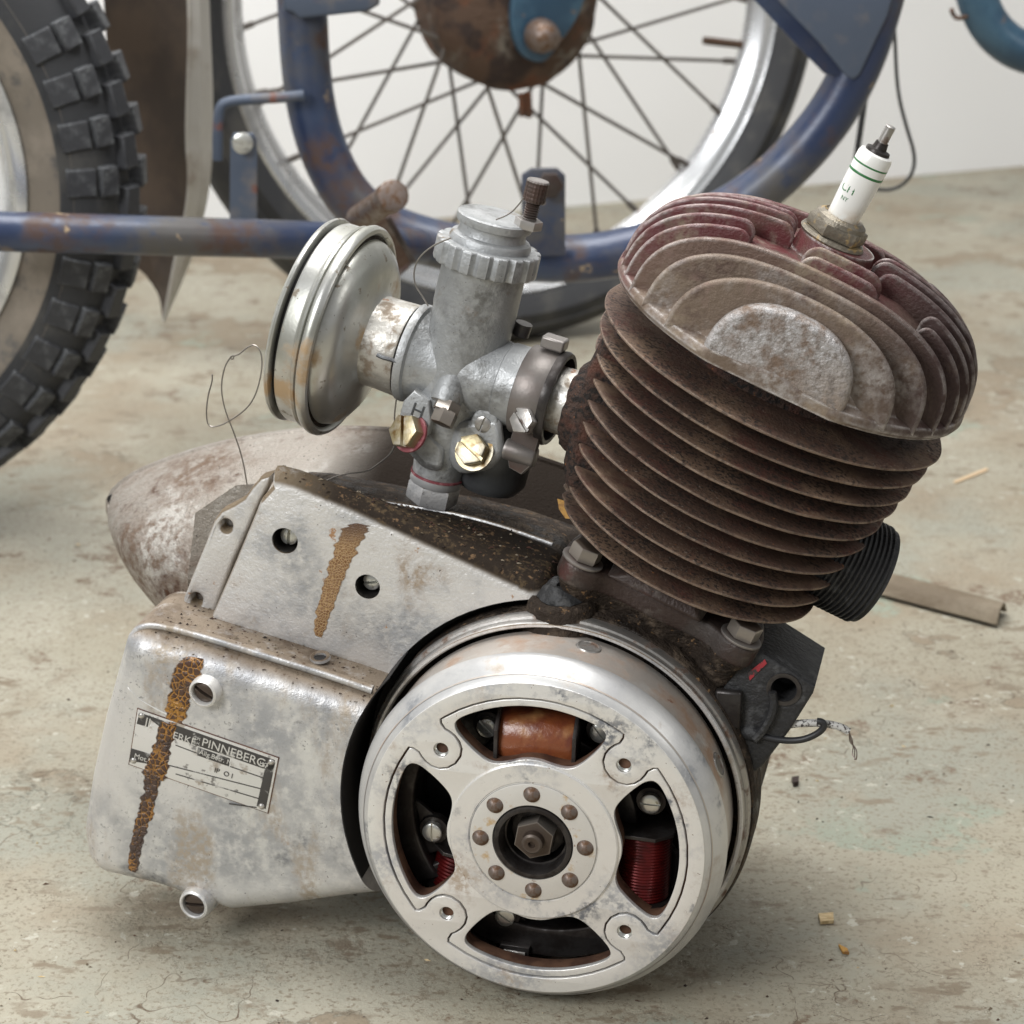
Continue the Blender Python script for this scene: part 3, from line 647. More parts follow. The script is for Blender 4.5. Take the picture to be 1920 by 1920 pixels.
# ================================================================== THE ENGINE
eng = empty('moped_engine', 'old moped engine with rusty finned cylinder, carburettor and open flywheel on the floor', 'engine')
eng.matrix_world = M_ENG
HZ = .095
CR = Matrix(((1, 0, 0, 0), (0, 0, -1, 0), (0, 1, 0, HZ), (0, 0, 0, 1)))       # crank frame: x, up, toward viewer
FRN = Matrix(((1, 0, 0, 0), (0, 0, -1, 0), (0, 1, 0, 0), (0, 0, 0, 1)))       # front frame: x, z, toward viewer (= -y)
def part(name, me, m, parent=None, ang=38, bevel=0): return link(name, me, m, parent or eng, ang, bevel)

# ---- far side case (egg shape)
eggp = [(-.3005, .1725), (-.2975, .1815), (-.285, .1925), (-.265, .2025), (-.232, .2153), (-.193, .2252), (-.156, .2308), (-.118, .2317), (-.076, .2287), (-.045, .2220), (-.01, .212), (.05, .19), (.085, .15),
        (.085, .11), (.05, .06), (-.02, .045), (-.10, .05), (-.17, .068), (-.225, .092), (-.254, .108), (-.272, .124), (-.288, .142), (-.2985, .1625)]
eggl = resample(chaikin(eggp, 2), 120)
def ring3(lp, y): return [(x, y, z) for x, z in lp]
cxm = (-.10, .145)
def shr(lp, s, cx=cxm): return [(cx[0]+(x-cx[0])*s, cx[1]+(z-cx[1])*s) for x, z in lp]
egg_me = loft([ring3(shr(eggl, .985), .204), ring3(eggl, .203), ring3(eggl, .1985), ring3(shr(eggl, .988), .1975), ring3(shr(eggl, .98), .192), ring3(shr(eggl, .955), .180), ring3(shr(eggl, .905), .163), ring3(shr(eggl, .83), .145), ring3(shr(eggl, .72), .128), ring3(shr(eggl, .55), .116), ring3(shr(eggl, .3), .11)])
def pxo(u, v, y=.2): return E(u, v, y)
hole = E(202, 944, .19)
egg_me = cut(egg_me, [cyl(frame(hole, (.2, 1, 0)), .0022, -.02, .01, 20)])
part('side_case', egg_me, 'egg', ang=30)
part('side_case_lug', plate([chaikin(L2([(262, 1072), (268, 1098), (300, 1108), (318, 1090), (290, 1062)], .2), 1)], FRN, -.21, -.195, .002), 'egg')
part('case_hole', cyl(frame(hole+Vector((0, .006, 0)), (0, 1, 0)), .003, 0, .002, 16), 'black')
part('cable_pocket', loft([[E(u, v, .105) for u, v in [(366, 962), (405, 935), (442, 910), (500, 905), (470, 1000), (400, 1100), (352, 1085)]],
                           [E(u, v, .14)+Vector((0, 0, -.012)) for u, v in [(366, 962), (405, 935), (442, 910), (500, 905), (470, 1000), (400, 1100), (352, 1085)]]]), 'egg', ang=25)
# ---- crankcase body between
part('crankcase', plate([circ(.0975, 96, (0, HZ))], FRN, -.16, -.058, .004), 'grime')
# ---- upper front case
inner_up = L2([(402, 1156), (446, 1056), (492, 945), (517, 918), (545, 925), (640, 962), (700, 990), (800, 1036), (900, 1082), (985, 1122)], .055) + [(.0, .165), (-.04, .14), (-.08, .145), (-.10, .156)]
mk = mink(inner_up, 8, 6, lambda v: .25 if v.x < -.75 else (1 if v.x > -.2 else .25+.75*(v.x+.75)/.55))
R_ = .0095
rings = [ring3(moff(mk, 0), .055)]
for t in (.3, .6, .9, 1.2, PI/2): rings.append(ring3(moff(mk, R_*math.sin(t)), .055+R_*(1-math.cos(t))))
ridz = [(E(u, v, .10).x, E(u, v, .10).z) for u, v in [(500, 915), (560, 918), (650, 932), (720, 944), (850, 965), (945, 990), (1030, 1020), (1100, 1050)]]
def ridge_z(x):
    if x <= ridz[0][0]: return ridz[0][1]
    for (x0, z0), (x1, z1) in zip(ridz, ridz[1:]):
        if x0 <= x <= x1: return z0+(z1-z0)*(x-x0)/(x1-x0)
    return ridz[-1][1]-(x-ridz[-1][0])*.3
outer = moff(mk, R_)
def squash(lp, t, dz=0.):
    o = []
    for x, z in lp:
        top = ridge_z(x)+dz
        o.append((x, z if z < .165 else z+(min(z, top)-z)*t))
    return o
rings += [ring3(squash(outer, .5), .084), ring3(squash(outer, 1), .1005), ring3(squash(outer, 1, -.002), .102)]
up_me = loft(rings)
screws_u = [((534, 1014), .0068, 1.45), ((689, 1100), .0065, .15)]
cut_l = [cyl(frame(E(*p, .055), (0, -1, 0)), r_, -.014, .01) for p, r_, a in screws_u]
cut_l += [cyl(CR, .1035, -.4, .1, 96)]
up_me = cut(up_me, cut_l)
UP = part('front_case', up_me, 'case_front', ang=32)
for p, r_, a in screws_u:
    q = E(*p, .055)
    part('screw_well', lathe([(r_*.99, .002-.003), (r_*.99, -.0138), (0, -.0138)], frame(q, (0, -1, 0)), 32), 'darksteel', UP)
    slotscrew('recessed_screw', frame(q+Vector((0, .012, 0)), (0, -1, 0)), r_*.72, .0055, 'screwzinc', UP, a)
part('case_joint_rib', tube([(E(u, v, .10).x, .101, E(u, v, .10).z+.0003) for u, v in [(655, 934), (720, 944), (850, 965), (945, 990), (1035, 1022)]], .0012, 8, 2), 'alu')
part('case_top_lug', lathe([(0, .006), (.003, .006), (.0045, .004), (.005, -.004)], frame(E(652, 936, .095), (.1, -.6, 1)), 16), 'grime')
# rear half of the crankcase, between the joint and the side case
part('rear_case', loft([ring3(squash(outer, 1, -.003), .1015), ring3(squash(outer, 1, -.002), .12), ring3(squash(outer, 1, -.008), .15), ring3(squash(outer, 1, -.016), .18)]), 'grime', ang=60)
# mounting ear
ear = L2([(346, 1152), (346, 1120), (362, 1078), (385, 1022), (403, 975), (416, 956), (440, 944), (460, 932), (474, 912), (490, 893), (512, 887), (505, 910), (490, 938), (440, 1050), (398, 1162)], .066)
eh = [circ(.0033, 20, (E(*p, .066).x, E(*p, .066).z)) for p in [(426, 983), (370, 1121)]]
EAR = part('mounting_ear', plate([ear]+eh, FRN, -.074, -.064, .0022, 3), 'case_front')
for p in [(429, 984), (373, 1122)]: part('ear_screw', lathe([(0, .0005), (.002, 0), (.0036, -.001)], frame(E(*p, .072), (0, -1, 0)), 16), 'steel', EAR)

# ---- lower cover with nameplate
YC = .02
co_px = [(830, 1360), (482, 1248), (364, 1211), (232, 1174), (184, 1350), (160, 1460), (144, 1565), (156, 1644), (288, 1674), (425, 1722), (528, 1712), (646, 1696), (830, 1676)]
R2 = .0145
mk2 = mink(miter(L2(co_px, YC), R2), 10, 14)
rings = [ring3(moff(mk2, R2*math.sin(t)), YC+R2*(1-math.cos(t))) for t in (0, .2, .4, .6, .8, 1., 1.2, 1.4, PI/2)]
rings += [ring3(moff(mk2, R2), .05), ring3([(x, z-.0005) for x, z in moff(mk2, R2)], .076)]
cov_me = loft(rings)
s_hi, s_lo = E(388, 1293, YC), E(370, 1690, YC)
cov_me = cut(cov_me, [cyl(CR, .1035, -.4, .1, 96)])
COV = part('gear_cover', cov_me, 'alu', ang=30)
part('cover_rib', tube([(E(u, v, YC).x, YC+.010, E(u, v, YC).z+.0024) for u, v in [(236, 1216), (252, 1196), (280, 1192), (364, 1213), (482, 1250), (599, 1286), (688, 1317)]], .0024, 10, 2), 'alu', COV)
for c_, r_, pr in ((s_hi, .0080, .0055), (s_lo, .0086, .0050)):
    F_ = frame(c_, (-.12, -1, -.02 if c_ is s_hi else 0))
    lug = part('screw_boss', lathe([(r_*.72, pr-.008), (r_*.74, pr-.0006), (r_*.8, pr), (r_*.93, pr-.0006), (r_, pr-.003), (r_*1.04, -.004), (r_*1.06, -.010)], F_, 40), 'alu_face', COV)
    part('boss_well', cyl(F_, r_*.73, pr-.0095, pr-.008, 32), 'darksteel', COV)
    slotscrew('boss_screw', F_ @ Matrix.Translation((0, 0, pr-.0065)), r_*.70, .0044, 'steelshaft', COV, -.5 if c_ is s_hi else .1)
q = E(600, 1231, .045)
part('drain_hole', lathe([(.0030, -.004), (.0032, 0), (.0044, .0006), (.0050, .0004), (.0053, -.001)], frame((q.x, .045, q.z), (0, -.2, 1)), 24), 'alu', COV)
part('drain_plug', cyl(frame((q.x, .045, q.z-.001), (0, 0, 1)), .0033, -.001, .0005, 16), 'black', COV)
# nameplate
TLp, TRp, BRp, BLp = [E(*p, YC) for p in [(259, 1329), (522, 1421), (502, 1523), (243, 1432)]]
NX = (TRp-TLp).normalized(); NZ = Vector((0, -1, 0)); NP = frame((0, 0, 0), NZ, NX); NP.translation = BLp + Vector((0, -.0001, 0))
NW = (TRp-TLp).length; NH = (TLp-BLp).length
iv = NP.inverted()
def npx(u, v): p = iv @ E(u, v, YC); return (p.x, p.y)
npl = [npx(243, 1432), npx(502, 1523), npx(522, 1421), npx(259, 1329)]
NPL = part('nameplate', plate([npl], NP, 0, .0005, .0001, 1), 'plate')
part('plate_rust_edge', plate([inset(npl, -.0007)], NP, -.0001, .00022, .00004, 1), 'brown_cut', NPL)
def nstrip(a, b, c, d, name='enamel_band', m='plate_black'):
    return part(name, plate([[npx(*a), npx(*b), npx(*c), npx(*d)]], NP, .0003, .00062, .00003, 1), m, NPL)
nstrip((266, 1336), (516, 1424), (512, 1446), (330, 1383))
nstrip((498, 1438), (517, 1428), (499, 1516), (482, 1510))
nstrip((262, 1338), (283, 1345), (278, 1362), (257, 1356))
nstrip((247, 1402), (288, 1414), (283, 1432), (243, 1425))
nstrip((372, 1400), (432, 1421), (430, 1436), (370, 1415))
for a, b in [((330, 1396), (372, 1412)), ((432, 1436), (496, 1458)), ((310, 1432), (490, 1478)), ((330, 1450), (488, 1497)), ((430, 1506), (482, 1513))]:
    nstrip((a[0], a[1]-1.0), (b[0], b[1]-1.0), (b[0], b[1]+1.0), (a[0], a[1]+1.0), 'plate_line')
def ntext(s, p, size, ang=0, m='letter'):
    x, y = npx(*p); part('lettering', text(s, size, NP @ Matrix.Translation((x, y, .00072)) @ Matrix.Rotation(ang, 4, 'Z'), .00012), m, NPL, 60)
ntext('JL', (272, 1357), .0062)
ntext('ERKE', (324, 1382), .0056); ntext('G.M', (363, 1383), .0022); ntext('B.H.', (363, 1392), .0022)
ntext('PINNEBERG/', (378, 1396), .0066); ntext('HO', (487, 1432), .0030)
ntext('Allg.Betr. Nr.', (374, 1412), .0037); ntext('Mot.Nr', (252, 1419), .0040, 0, 'letter'); ntext('IP  O I', (402, 1446), .0038, 0, 'plate_black')
nr = None
for p in [(266, 1341), (509, 1428), (491, 1511), (251, 1425)]:
    x, y = npx(*p); F_ = NP @ Matrix.Translation((x, y, .0004))
    if nr is None:
        nr = part('plate_rivet', lathe([(0, .0011), (.0010, .0009), (.0016, .0004), (.0018, 0)], Matrix.Identity(4), 20), 'steel', NPL); nr.matrix_local = F_
    else: again(nr, F_, NPL)
# oil stains: thin dried films lying on the castings
def film(name, cl_, target, m, th=.00035, seed=1, par=None):
    bm = bmesh.new(); bm.from_mesh(target.data); bvh = BVHTree.FromBMesh(bm); bm.free()
    P = chaikin([(a, b, c*1.22) for a, b, c in cl_], 3, False); rows_ = []; ed = []
    for i, (u, v, w_) in enumerate(P):
        row = []
        jl = noise.noise(Vector((i*.33, seed, 0)))*.20*w_; jr = noise.noise(Vector((i*.33, seed+9, 0)))*.20*w_
        for j in range(9):
            s = j/8; uu = u - w_/2 - jl + (w_+jl+jr)*s; vv = v + (s-.5)*6
            d = rl(uu, vv).normalized(); h, nn, _, _ = bvh.ray_cast(CL, d)
            if h is None: h = E(uu, vv, YC); nn = Vector((0, -1, 0))
            if nn.dot(d) > 0: nn = -nn
            e = math.sin(PI*s)**.5 if 0 < s < 1 else 0
            ed.append(min(1, min(s, 1-s)*2*1.5)*min(1, (min(i, len(P)-1-i)+.0)/5))
            row.append(h + nn*(th*e*min(1, min(i, len(P)-1-i)/2.5)+.00006))
        rows_.append(row)
    nR = 9; fs = []
    for i in range(len(rows_)-1):
        for j in range(nR-1): fs.append((i*nR+j, i*nR+j+1, (i+1)*nR+j+1, (i+1)*nR+j))
    me = bpy.data.meshes.new(name); me.from_pydata([tuple(v) for r_ in rows_ for v in r_], [], fs); me.update()
    at_ = me.attributes.new('film_edge', 'FLOAT', 'POINT'); at_.data.foreach_set('value', ed)
    return part(name, me, m, par or target, 80)
film('oil_stain', [(368, 1232, 30), (360, 1240, 46), (350, 1262, 52), (342, 1292, 46), (333, 1325, 42), (328, 1350, 34), (322, 1365, 30)], COV, 'stain')
film('oil_stain', [(318, 1352, 34), (310, 1385, 32), (302, 1410, 34), (296, 1432, 44), (290, 1452, 48), (292, 1462, 34)], COV, 'stain', .0012, 4)
film('oil_stain', [(288, 1450, 34), (284, 1480, 27), (276, 1508, 25), (272, 1528, 30), (264, 1552, 24), (258, 1575, 22), (252, 1605, 21), (250, 1625, 20), (248, 1634, 12)], COV, 'stain', .0004, 6)
film('oil_stain', [(678, 982, 24), (668, 990, 44), (660, 1004, 46), (648, 1030, 40), (636, 1060, 37), (626, 1090, 33), (616, 1120, 29), (606, 1150, 27), (600, 1175, 22), (597, 1194, 14)], UP, 'stain_light', .0003, 8)
film('scratch', [(240, 1290, 3), (262, 1312, 5), (290, 1328, 5), (330, 1348, 4), (345, 1356, 2)], COV, 'scratchm', .00015, 2)

# ---- flywheel
def polar(lst, rot): return [(r*1e-3*math.cos(math.radians(a+rot)), r*1e-3*math.sin(math.radians(a+rot))) for r, a in lst]
notch = [(75.5, -8.6), (73.5, -7.6), (70, -7.3), (67.5, -8.2), (64.5, -8.9), (61, -8.9), (57.6, -7.6), (55, -4.6), (53.9, 0), (55, 4.6), (57.6, 7.6), (61, 8.9), (64.5, 8.9), (67.5, 8.2), (70, 7.3), (73.5, 7.6), (75.5, 8.6)]
cont = []
ROT = 1.2
for k in range(4):
    cont += polar([(75.5, a) for a in [-34, -28, -22, -16, -10, -4, 4, 10, 16, 22, 28, 34]], 90*k+ROT)
    cont += polar(notch, 45+90*k+ROT)
win0 = [(71.4, -24), (71.4, -12), (71.4, 0), (71.4, 12), (71.4, 24), (71, 31), (67, 33.2), (60, 32.8), (52, 31), (46, 28), (43, 23), (42.3, 14), (43.4, 5), (43.4, -5), (42.3, -14), (43, -23), (46, -28), (52, -31), (60, -32.8), (67, -33.2), (71, -31)]
wins = [chaikin(polar(win0, 90*k+2.0), 2) for k in range(4)]
holes4 = [circ(.0037, 24, (.063*math.cos(math.radians(45+90*k+ROT)), .063*math.sin(math.radians(45+90*k+ROT)))) for k in range(4)]
part('flywheel_face_ring', plate([circ(.0832, 180), cont]+holes4, CR, -.006, .0003, .0003, 2), 'alu_face')
FLY = part('flywheel_drum', lathe([(.0862, -.003), (.0918, -.0155), (.0905, -.0162), (.0903, -.046), (.0875, -.046), (.0868, -.010), (.080, -.009), (.080, -.006)], CR, 180), 'drum')
part('flywheel_shoulder', lathe([(.0826, -.004), (.0829, .0000), (.0836, -.0004), (.0856, -.0026), (.0876, -.0052), (.0896, -.0081), (.0908, -.0102), (.0916, -.0124), (.0921, -.0146), (.0920, -.0156), (.0912, -.0160), (.089, -.0150)], CR, 180), 'alu_smooth')
spo = part('flywheel_spider', plate([inset(cont, .0010), circ(.0175, 64)] + wins, CR, -.0032, -.0001, .0004, 2), 'alu_face')
part('spider_backing', plate([circ(.081, 120), circ(.0175, 64)] + [inset(w_, -.0008) for w_ in wins], CR, -.0125, -.0034, .0004, 1), 'brown_cut')
for k in range(4):
    c = (.063*math.cos(math.radians(45+90*k+ROT)), .063*math.sin(math.radians(45+90*k+ROT)))
    prof = [(.0039, .0003), (.0036, -.0008)]
    for i in range(7): prof += [(.0031, -.0012-i*.0008), (.0035, -.0016-i*.0008)]
    prof.append((0, -.0075))
    part('threaded_hole', lathe(prof, CR @ Matrix.Translation((c[0], c[1], 0)), 20), 'screwzinc', spo, 20)
for ang_, y_ in ((78, -.036), (22, -.034)):
    a_ = math.radians(ang_); F_ = CR @ frame((.0904*math.cos(a_), .0904*math.sin(a_), y_), (math.cos(a_), math.sin(a_), 0), (0, 0, 1))
    part('balance_hole', lathe([(.0064, -.0002), (.0060, .0005), (.0052, .0006), (.0048, .0002), (.001, .0001), (0, .0001)], F_, 24), 'steel', FLY)
# hub
part('hub_boss', lathe([(.0418, -.003), (.0416, .0008), (.0410, .0013), (.0322, .0013), (.0318, .0006), (.0314, .0013)], CR, 120), 'alu_face')
HUBP = part('hub_plate', lathe([(.0314, .0006), (.0311, .0016), (.0305, .0018), (.0200, .0018), (.0196, .0005)], CR, 120), 'hub')
part('bore_ring', lathe([(.0196, .0004), (.0192, .0024), (.0182, .0028), (.0168, .0026), (.0160, .0010), (.0156, -.006), (.0148, -.0062), (.0146, -.018), (0, -.018)], CR, 96), 'darksteel')
r0 = None
for k in range(8):
    a_ = math.radians(46+45*k); F_ = CR @ Matrix.Translation((.0258*math.cos(a_), .0258*math.sin(a_), .0018))
    if r0 is None:
        r0 = part('rivet', lathe([(0, .0026), (.0016, .0023), (.0031, .0014), (.0040, .0004), (.0042, 0)], Matrix.Identity(4), 24), 'rivet', HUBP); r0.matrix_local = F_
    else: again(r0, F_, HUBP)
NUT = part('crank_nut', hexnut(CR, .0104, -.012, -.0005, .0008, .35), 'steelshaft')
part('crank_washer', lathe([(.0128, -.014), (.0128, -.0105), (.009, -.010)], CR, 48), 'darksteel', NUT)
part('crank_stud', lathe([(0, .0022), (.0012, .0022), (.0018, .004), (.0042, .0042), (.0052, .0034), (.0054, .001), (.0056, -.004)], CR, 32), 'steelshaft', NUT)

# ---- stator seen through the windows
ST = part('stator_plate', lathe([(0, -.050), (.086, -.050), (.0875, -.046), (.0875, -.044)], CR, 96), 'black')
part('stator_core', plate([circ(.046, 64), circ(.03, 48)], CR, -.046, -.026, .001), 'darksteel', ST)
arcp = [(.078*math.cos(math.radians(a)), .078*math.sin(math.radians(a))) for a in range(-150, -34, 4)]
arcq = [(.062*math.cos(math.radians(a)), .062*math.sin(math.radians(a))) for a in range(-38, -152, -4)]
part('pole_shoe', plate([arcp+arcq], CR, -.048, -.024, .0015), 'darksteel', ST)
part('pole_shoe', plate([[(.078*math.cos(math.radians(a)), .078*math.sin(math.radians(a))) for a in range(150, 218, 4)]+[(.066*math.cos(math.radians(a)), .066*math.sin(math.radians(a))) for a in range(216, 148, -4)]], CR, -.048, -.022, .0015), 'darksteel', ST)
def coil(c_px, y, axis, L_, r_, m, turns=0):
    c = E(*c_px, y); F_ = frame(c, axis, (0, -1, 0))
    prof = [(0, -L_), (r_*.96, -L_)]
    if turns:
        for i in range(turns): h = -L_+2*L_*(i+.5)/turns; prof += [(r_*.965, h-L_/turns*.9), (r_, h-L_/turns*.35), (r_, h+L_/turns*.35), (r_*.965, h+L_/turns*.9)]
    else: prof += [(r_, -L_*.9), (r_*1.02, 0), (r_, L_*.9)]
    prof += [(r_*.96, L_), (0, L_)]
    cc = part('coil', lathe(prof, F_, 40), m, ST, 60)
    for s in (-1, 1):
        part('coil_flange', plate([chaikin([(-r_*1.15, -r_*1.1), (r_*1.15, -r_*1.1), (r_*1.15, r_*1.1), (-r_*1.15, r_*1.1)], 1)], F_ @ Matrix.Translation((0, 0, s*(L_+.001))), -.001, .001, .0003), 'darksteel', cc)
    return cc
coil((1014, 1378), .026, (1, .05, -.03), .0180, .0160, 'coil_brown')
coil((1206, 1612), .026, (.03, .05, 1), .0175, .0138, 'coil_red', 22)
coil((858, 1622), .032, (.2, .05, 1), .010, .0118, 'coil_red', 10)
for p, a_, y in [((914, 1362), -.8, .026), ((1126, 1372), -.9, .026), ((1220, 1504), 0, .022), ((812, 1558), PI/2, .024), ((948, 1716), -.6, .024)]:
    q = E(*p, y); slotscrew('stator_screw', frame(q, (0, -1, 0)), .0050, .0026, 'screwzinc', ST, a_, .1, .09)
    part('screw_tab', lathe([(0, -.001), (.0072, -.001), (.0075, -.002), (.0075, -.006)], frame(q, (0, -1, 0)), 32), 'darksteel', ST)
def stpoly(name, pts, y, th=.003, m='darksteel'): return part(name, plate([L2(pts, y)], FRN, -y-th, -y, .0006), m, ST)
stpoly('breaker_bracket', [(778, 1498), (842, 1552), (842, 1590), (802, 1602), (790, 1560)], .027)
stpoly('lead_bracket', [(870, 1330), (900, 1320), (935, 1420), (900, 1410), (868, 1378)], .032)
stpoly('breaker_bracket', [(900, 1700), (975, 1710), (1000, 1750), (940, 1742)], .028)
stpoly('contact_clip', [(938, 1770), (992, 1778), (990, 1797), (932, 1788)], .021, .004, 'darksteel')
stpoly('contact_plate', [(944, 1780), (984, 1787), (984, 1797), (942, 1790)], .0195, .001, 'steel')
for k in range(4): part('coil_lead', tube([E(1245+k*6, 1560+k*10, .03), E(1262+k*3, 1600, .035), E(1240+k*5, 1680, .035)], .0011, 6, 2), 'cable', ST)

# ---- back plate rings
BP = part('backplate_ring', lathe([(.0925, -.047), (.0930, -.0440), (.0955, -.0428), (.0962, -.0434), (.0966, -.0462), (.0976, -.0466), (.0982, -.048), (.0984, -.056), (.0975, -.060), (.0925, -.060)], CR, 180), 'steel')
part('backplate_edge', lathe([(.0934, -.0431), (.0940, -.0422), (.0952, -.0422), (.0957, -.0431)], CR, 180), 'alu', BP)
def arcwall(r, a0, a1, t0, t1):
    n_ = 40; A_0 = [CR @ Vector((rr*math.cos(math.radians(a0+(a1-a0)*i/n_)), rr*math.sin(math.radians(a0+(a1-a0)*i/n_)), t)) for i in range(n_+1) for rr, t in ((r, t0), (r, t1), (r+.0004, t1), (r+.0004, t0))]
    return raw(A_0, [(i*4+j, i*4+(j+1) % 4, (i+1)*4+(j+1) % 4, (i+1)*4+j) for i in range(n_) for j in range(4)])
part('recess_shade_lining', merge([arcwall(.1029, 138, 205, -.072, -.0205), arcwall(.1029, 80, 150, -.072, -.0558)]), 'black', BP)  # added black wall paints the shade inside the cover's round cut
part('recess_shade_floor', plate([[(.1030*math.cos(math.radians(a)), .1030*math.sin(math.radians(a))) for a in range(84, 208, 3)]+[(.0985*math.cos(math.radians(a)), .0985*math.sin(math.radians(a))) for a in range(207, 83, -3)]], CR, -.073, -.070), 'black', BP)  # black floor of the gap, shade painted in
part('housing_rim', lathe([(.0975, -.052), (.0992, -.0525), (.1003, -.055), (.1004, -.075), (.098, -.078)], CR, 160, False, lambda a, r, h: (r if -.6 < a < 1.45 or a > 5.6 else min(r, .0985), h)), 'grime', BP)

# ---- cylinder
YCY = .105
CO = Vector((.005, YCY, HZ)); CA = Vector((.39, 0, .921)).normalized(); CT = Vector((.921, 0, -.39)).normalized()
CY = Matrix((CT, Vector((0, 1, 0)), CA)).transposed().to_4x4()
# right handed check: CT x Y = CA
CY.translation = CO
def cpx(u, v, yy):                     # pixel -> (t, s) in the cylinder frame on y' = yy
    q = CY.inverted() @ E(u, v, YCY+yy); return q
CYL = part('cylinder_barrel', roughen(lathe([(.0, .095), (.043, .095), (.043, .118), (.047, .124), (.049, .13), (.052, .18), (.055, .245), (0, .245)], CY, 72), .0008, 120), 'crust')
for k in range(10):
    f_ = k/9; s_ = .2304-.0112*k*(1-.0) ; s_ = .2300 + (.1300-.2300)*f_; R_ = .0889 + (.0690-.0889)*f_
    prof = [(.045, s_+.0026), (R_-.012, s_+.0015), (R_-.0009, s_+.0010), (R_, s_+.0004), (R_, s_-.0004), (R_-.0009, s_-.0010), (R_-.012, s_-.0015), (.045, s_-.0026)]
    def rf(a, r, h, k=k, R_=R_):
        if r > R_-.02:
            r += .0007*noise.noise(Vector((math.cos(a)*4, math.sin(a)*4, k*1.7)))
            d = abs((a-PI+PI) % (2*PI)-PI)            # distance from the left (inlet) side
            d = abs(a-PI)
            if k >= 3: r -= .0022*max(0, 1-abs(d-.0)/.5)*(1+math.sin(a*34+k))*.7
            h += .0002*noise.noise(Vector((math.cos(a)*3, math.sin(a)*3, k*2.3+5)))
        return (r, h)
    part('cooling_fin', lathe(prof, CY, 200, True, rf), 'rust', CYL, 50)
# crust nodules between the fins on the inlet side
part('inlet_web', roughen(plate([chaikin([(-.0815, .225), (-.0800, .19), (-.074, .155), (-.066, .136), (-.045, .134), (-.045, .225)], 1)], CY @ Matrix.Rotation(PI/2, 4, 'X'), -.020, .030, .006), .0022, 160), 'crust', CYL)
# base flange
flp = chaikin([(-.052, -.056), (-.036, -.0565), (-.026, -.046), (0, -.049), (.026, -.046), (.036, -.0565), (.052, -.056), (.054, -.03), (.047, 0), (.054, .045), (-.054, .045), (-.047, 0), (-.054, -.03)], 2)
part('cylinder_flange', plate([flp], CY, .105, .1165, .0022), 'maroon')
part('transfer_port', loft([[CY @ Vector(p) for p in [(-.030, -.052, .1165), (.022, -.054, .1165), (.024, -.02, .1165), (-.03, -.02, .1165)]],
     [CY @ Vector(p) for p in [(-.020, -.050, .122), (.018, -.052, .122), (.024, -.02, .122), (-.024, -.02, .122)]],
     [CY @ Vector(p) for p in [(-.012, -.046, .130), (.014, -.046, .130), (.02, -.02, .130), (-.02, -.02, .130)]]]), 'maroon', ang=50, bevel=.002)
part('crankcase_neck', loft([[CY @ Vector((x, y, .1075)) for x, y in flp], [CY @ Vector((x*.93, y*.94, .1000)) for x, y in flp], [CY @ Vector((x*.86+.004, y*.82, .088)) for x, y in flp], [CY @ Vector((x*.8+.008, y*.6, .03)) for x, y in flp]]), 'grime', ang=60)
for t_, yy, s0, a0, nm in ((-.043, -.047, .1165, .3, 'L'), (.042, -.047, .1165, .15, 'R'), (.043, .035, .1165, 0, 'r'), (-.043, .035, .1165, 0, 'l')):
    F_ = CY @ Matrix.Translation((t_, yy, s0))
    nn = part('cylinder_nut', hexnut(F_, .0082, .0014, .0090, .001, a0), 'steelshaft')
    part('nut_washer', lathe([(.0105, 0), (.0105, .0012), (.006, .0016)], F_, 32), 'clamp', nn)
# ---- head
NSUP = 40
def fin_outline(yy, H, w_, t0=None, t1=None, base=.2515, p=2.5, rnd=.008):
    a = -w_ if t0 is None else t0; b = w_ if t1 is None else t1
    pts = []; nS = 60
    for i in range(nS+1):
        s = i/nS; x = a+(b-a)*(.5-.5*math.cos(PI*s))
        u_ = min(1, abs(x/w_)); h = H*(1-u_**p)**(1/p)
        if t0 is not None and x-t0 < rnd: h = h-rnd+math.sqrt(max(0, rnd**2-(rnd-(x-t0))**2))
        if t1 is not None and t1-x < rnd: h = h-rnd+math.sqrt(max(0, rnd**2-(rnd-(t1-x))**2))
        pts.append((x, base+max(h, .0)))
    lo = .2495
    pts = [(a, lo)] + pts + [(b, lo)]
    out = [pts[0]]
    for q_ in pts[1:]:
        if (Vector(q_)-Vector(out[-1])).length > 2e-4: out.append(q_)
    return out
HF = CY @ Matrix.Rotation(PI/2, 4, 'X')       # plane x=t, y=s, z = -y' (toward viewer)
RH = .0905
def hprof(yy): return {7: .0320, 6: .0385, 5: .0420, 4: .0448, 3: .0475, 2: .0495, 1: .0510, 0: .0520}[yy]
HEAD = part('cylinder_head', lathe([(.083, .246), (.0893, .2468), (.0905, .2490), (.0903, .2512), (.0895, .2525), (.084, .2545), (.074, .272), (.060, .283), (.040, .290), (.0195, .291), (.0185, .301), (0, .301)], CY, 240, False, lambda a, r, h: ((min(r, .0842/max(1e-6, -math.sin(a))) if math.sin(a) < 0 else r), h)), 'head', ang=30)
ys = {7: .0825, 6: .0715, 5: .0585, 4: .0460, 3: .0345, 2: .0230, 1: .0115, 0: 0}
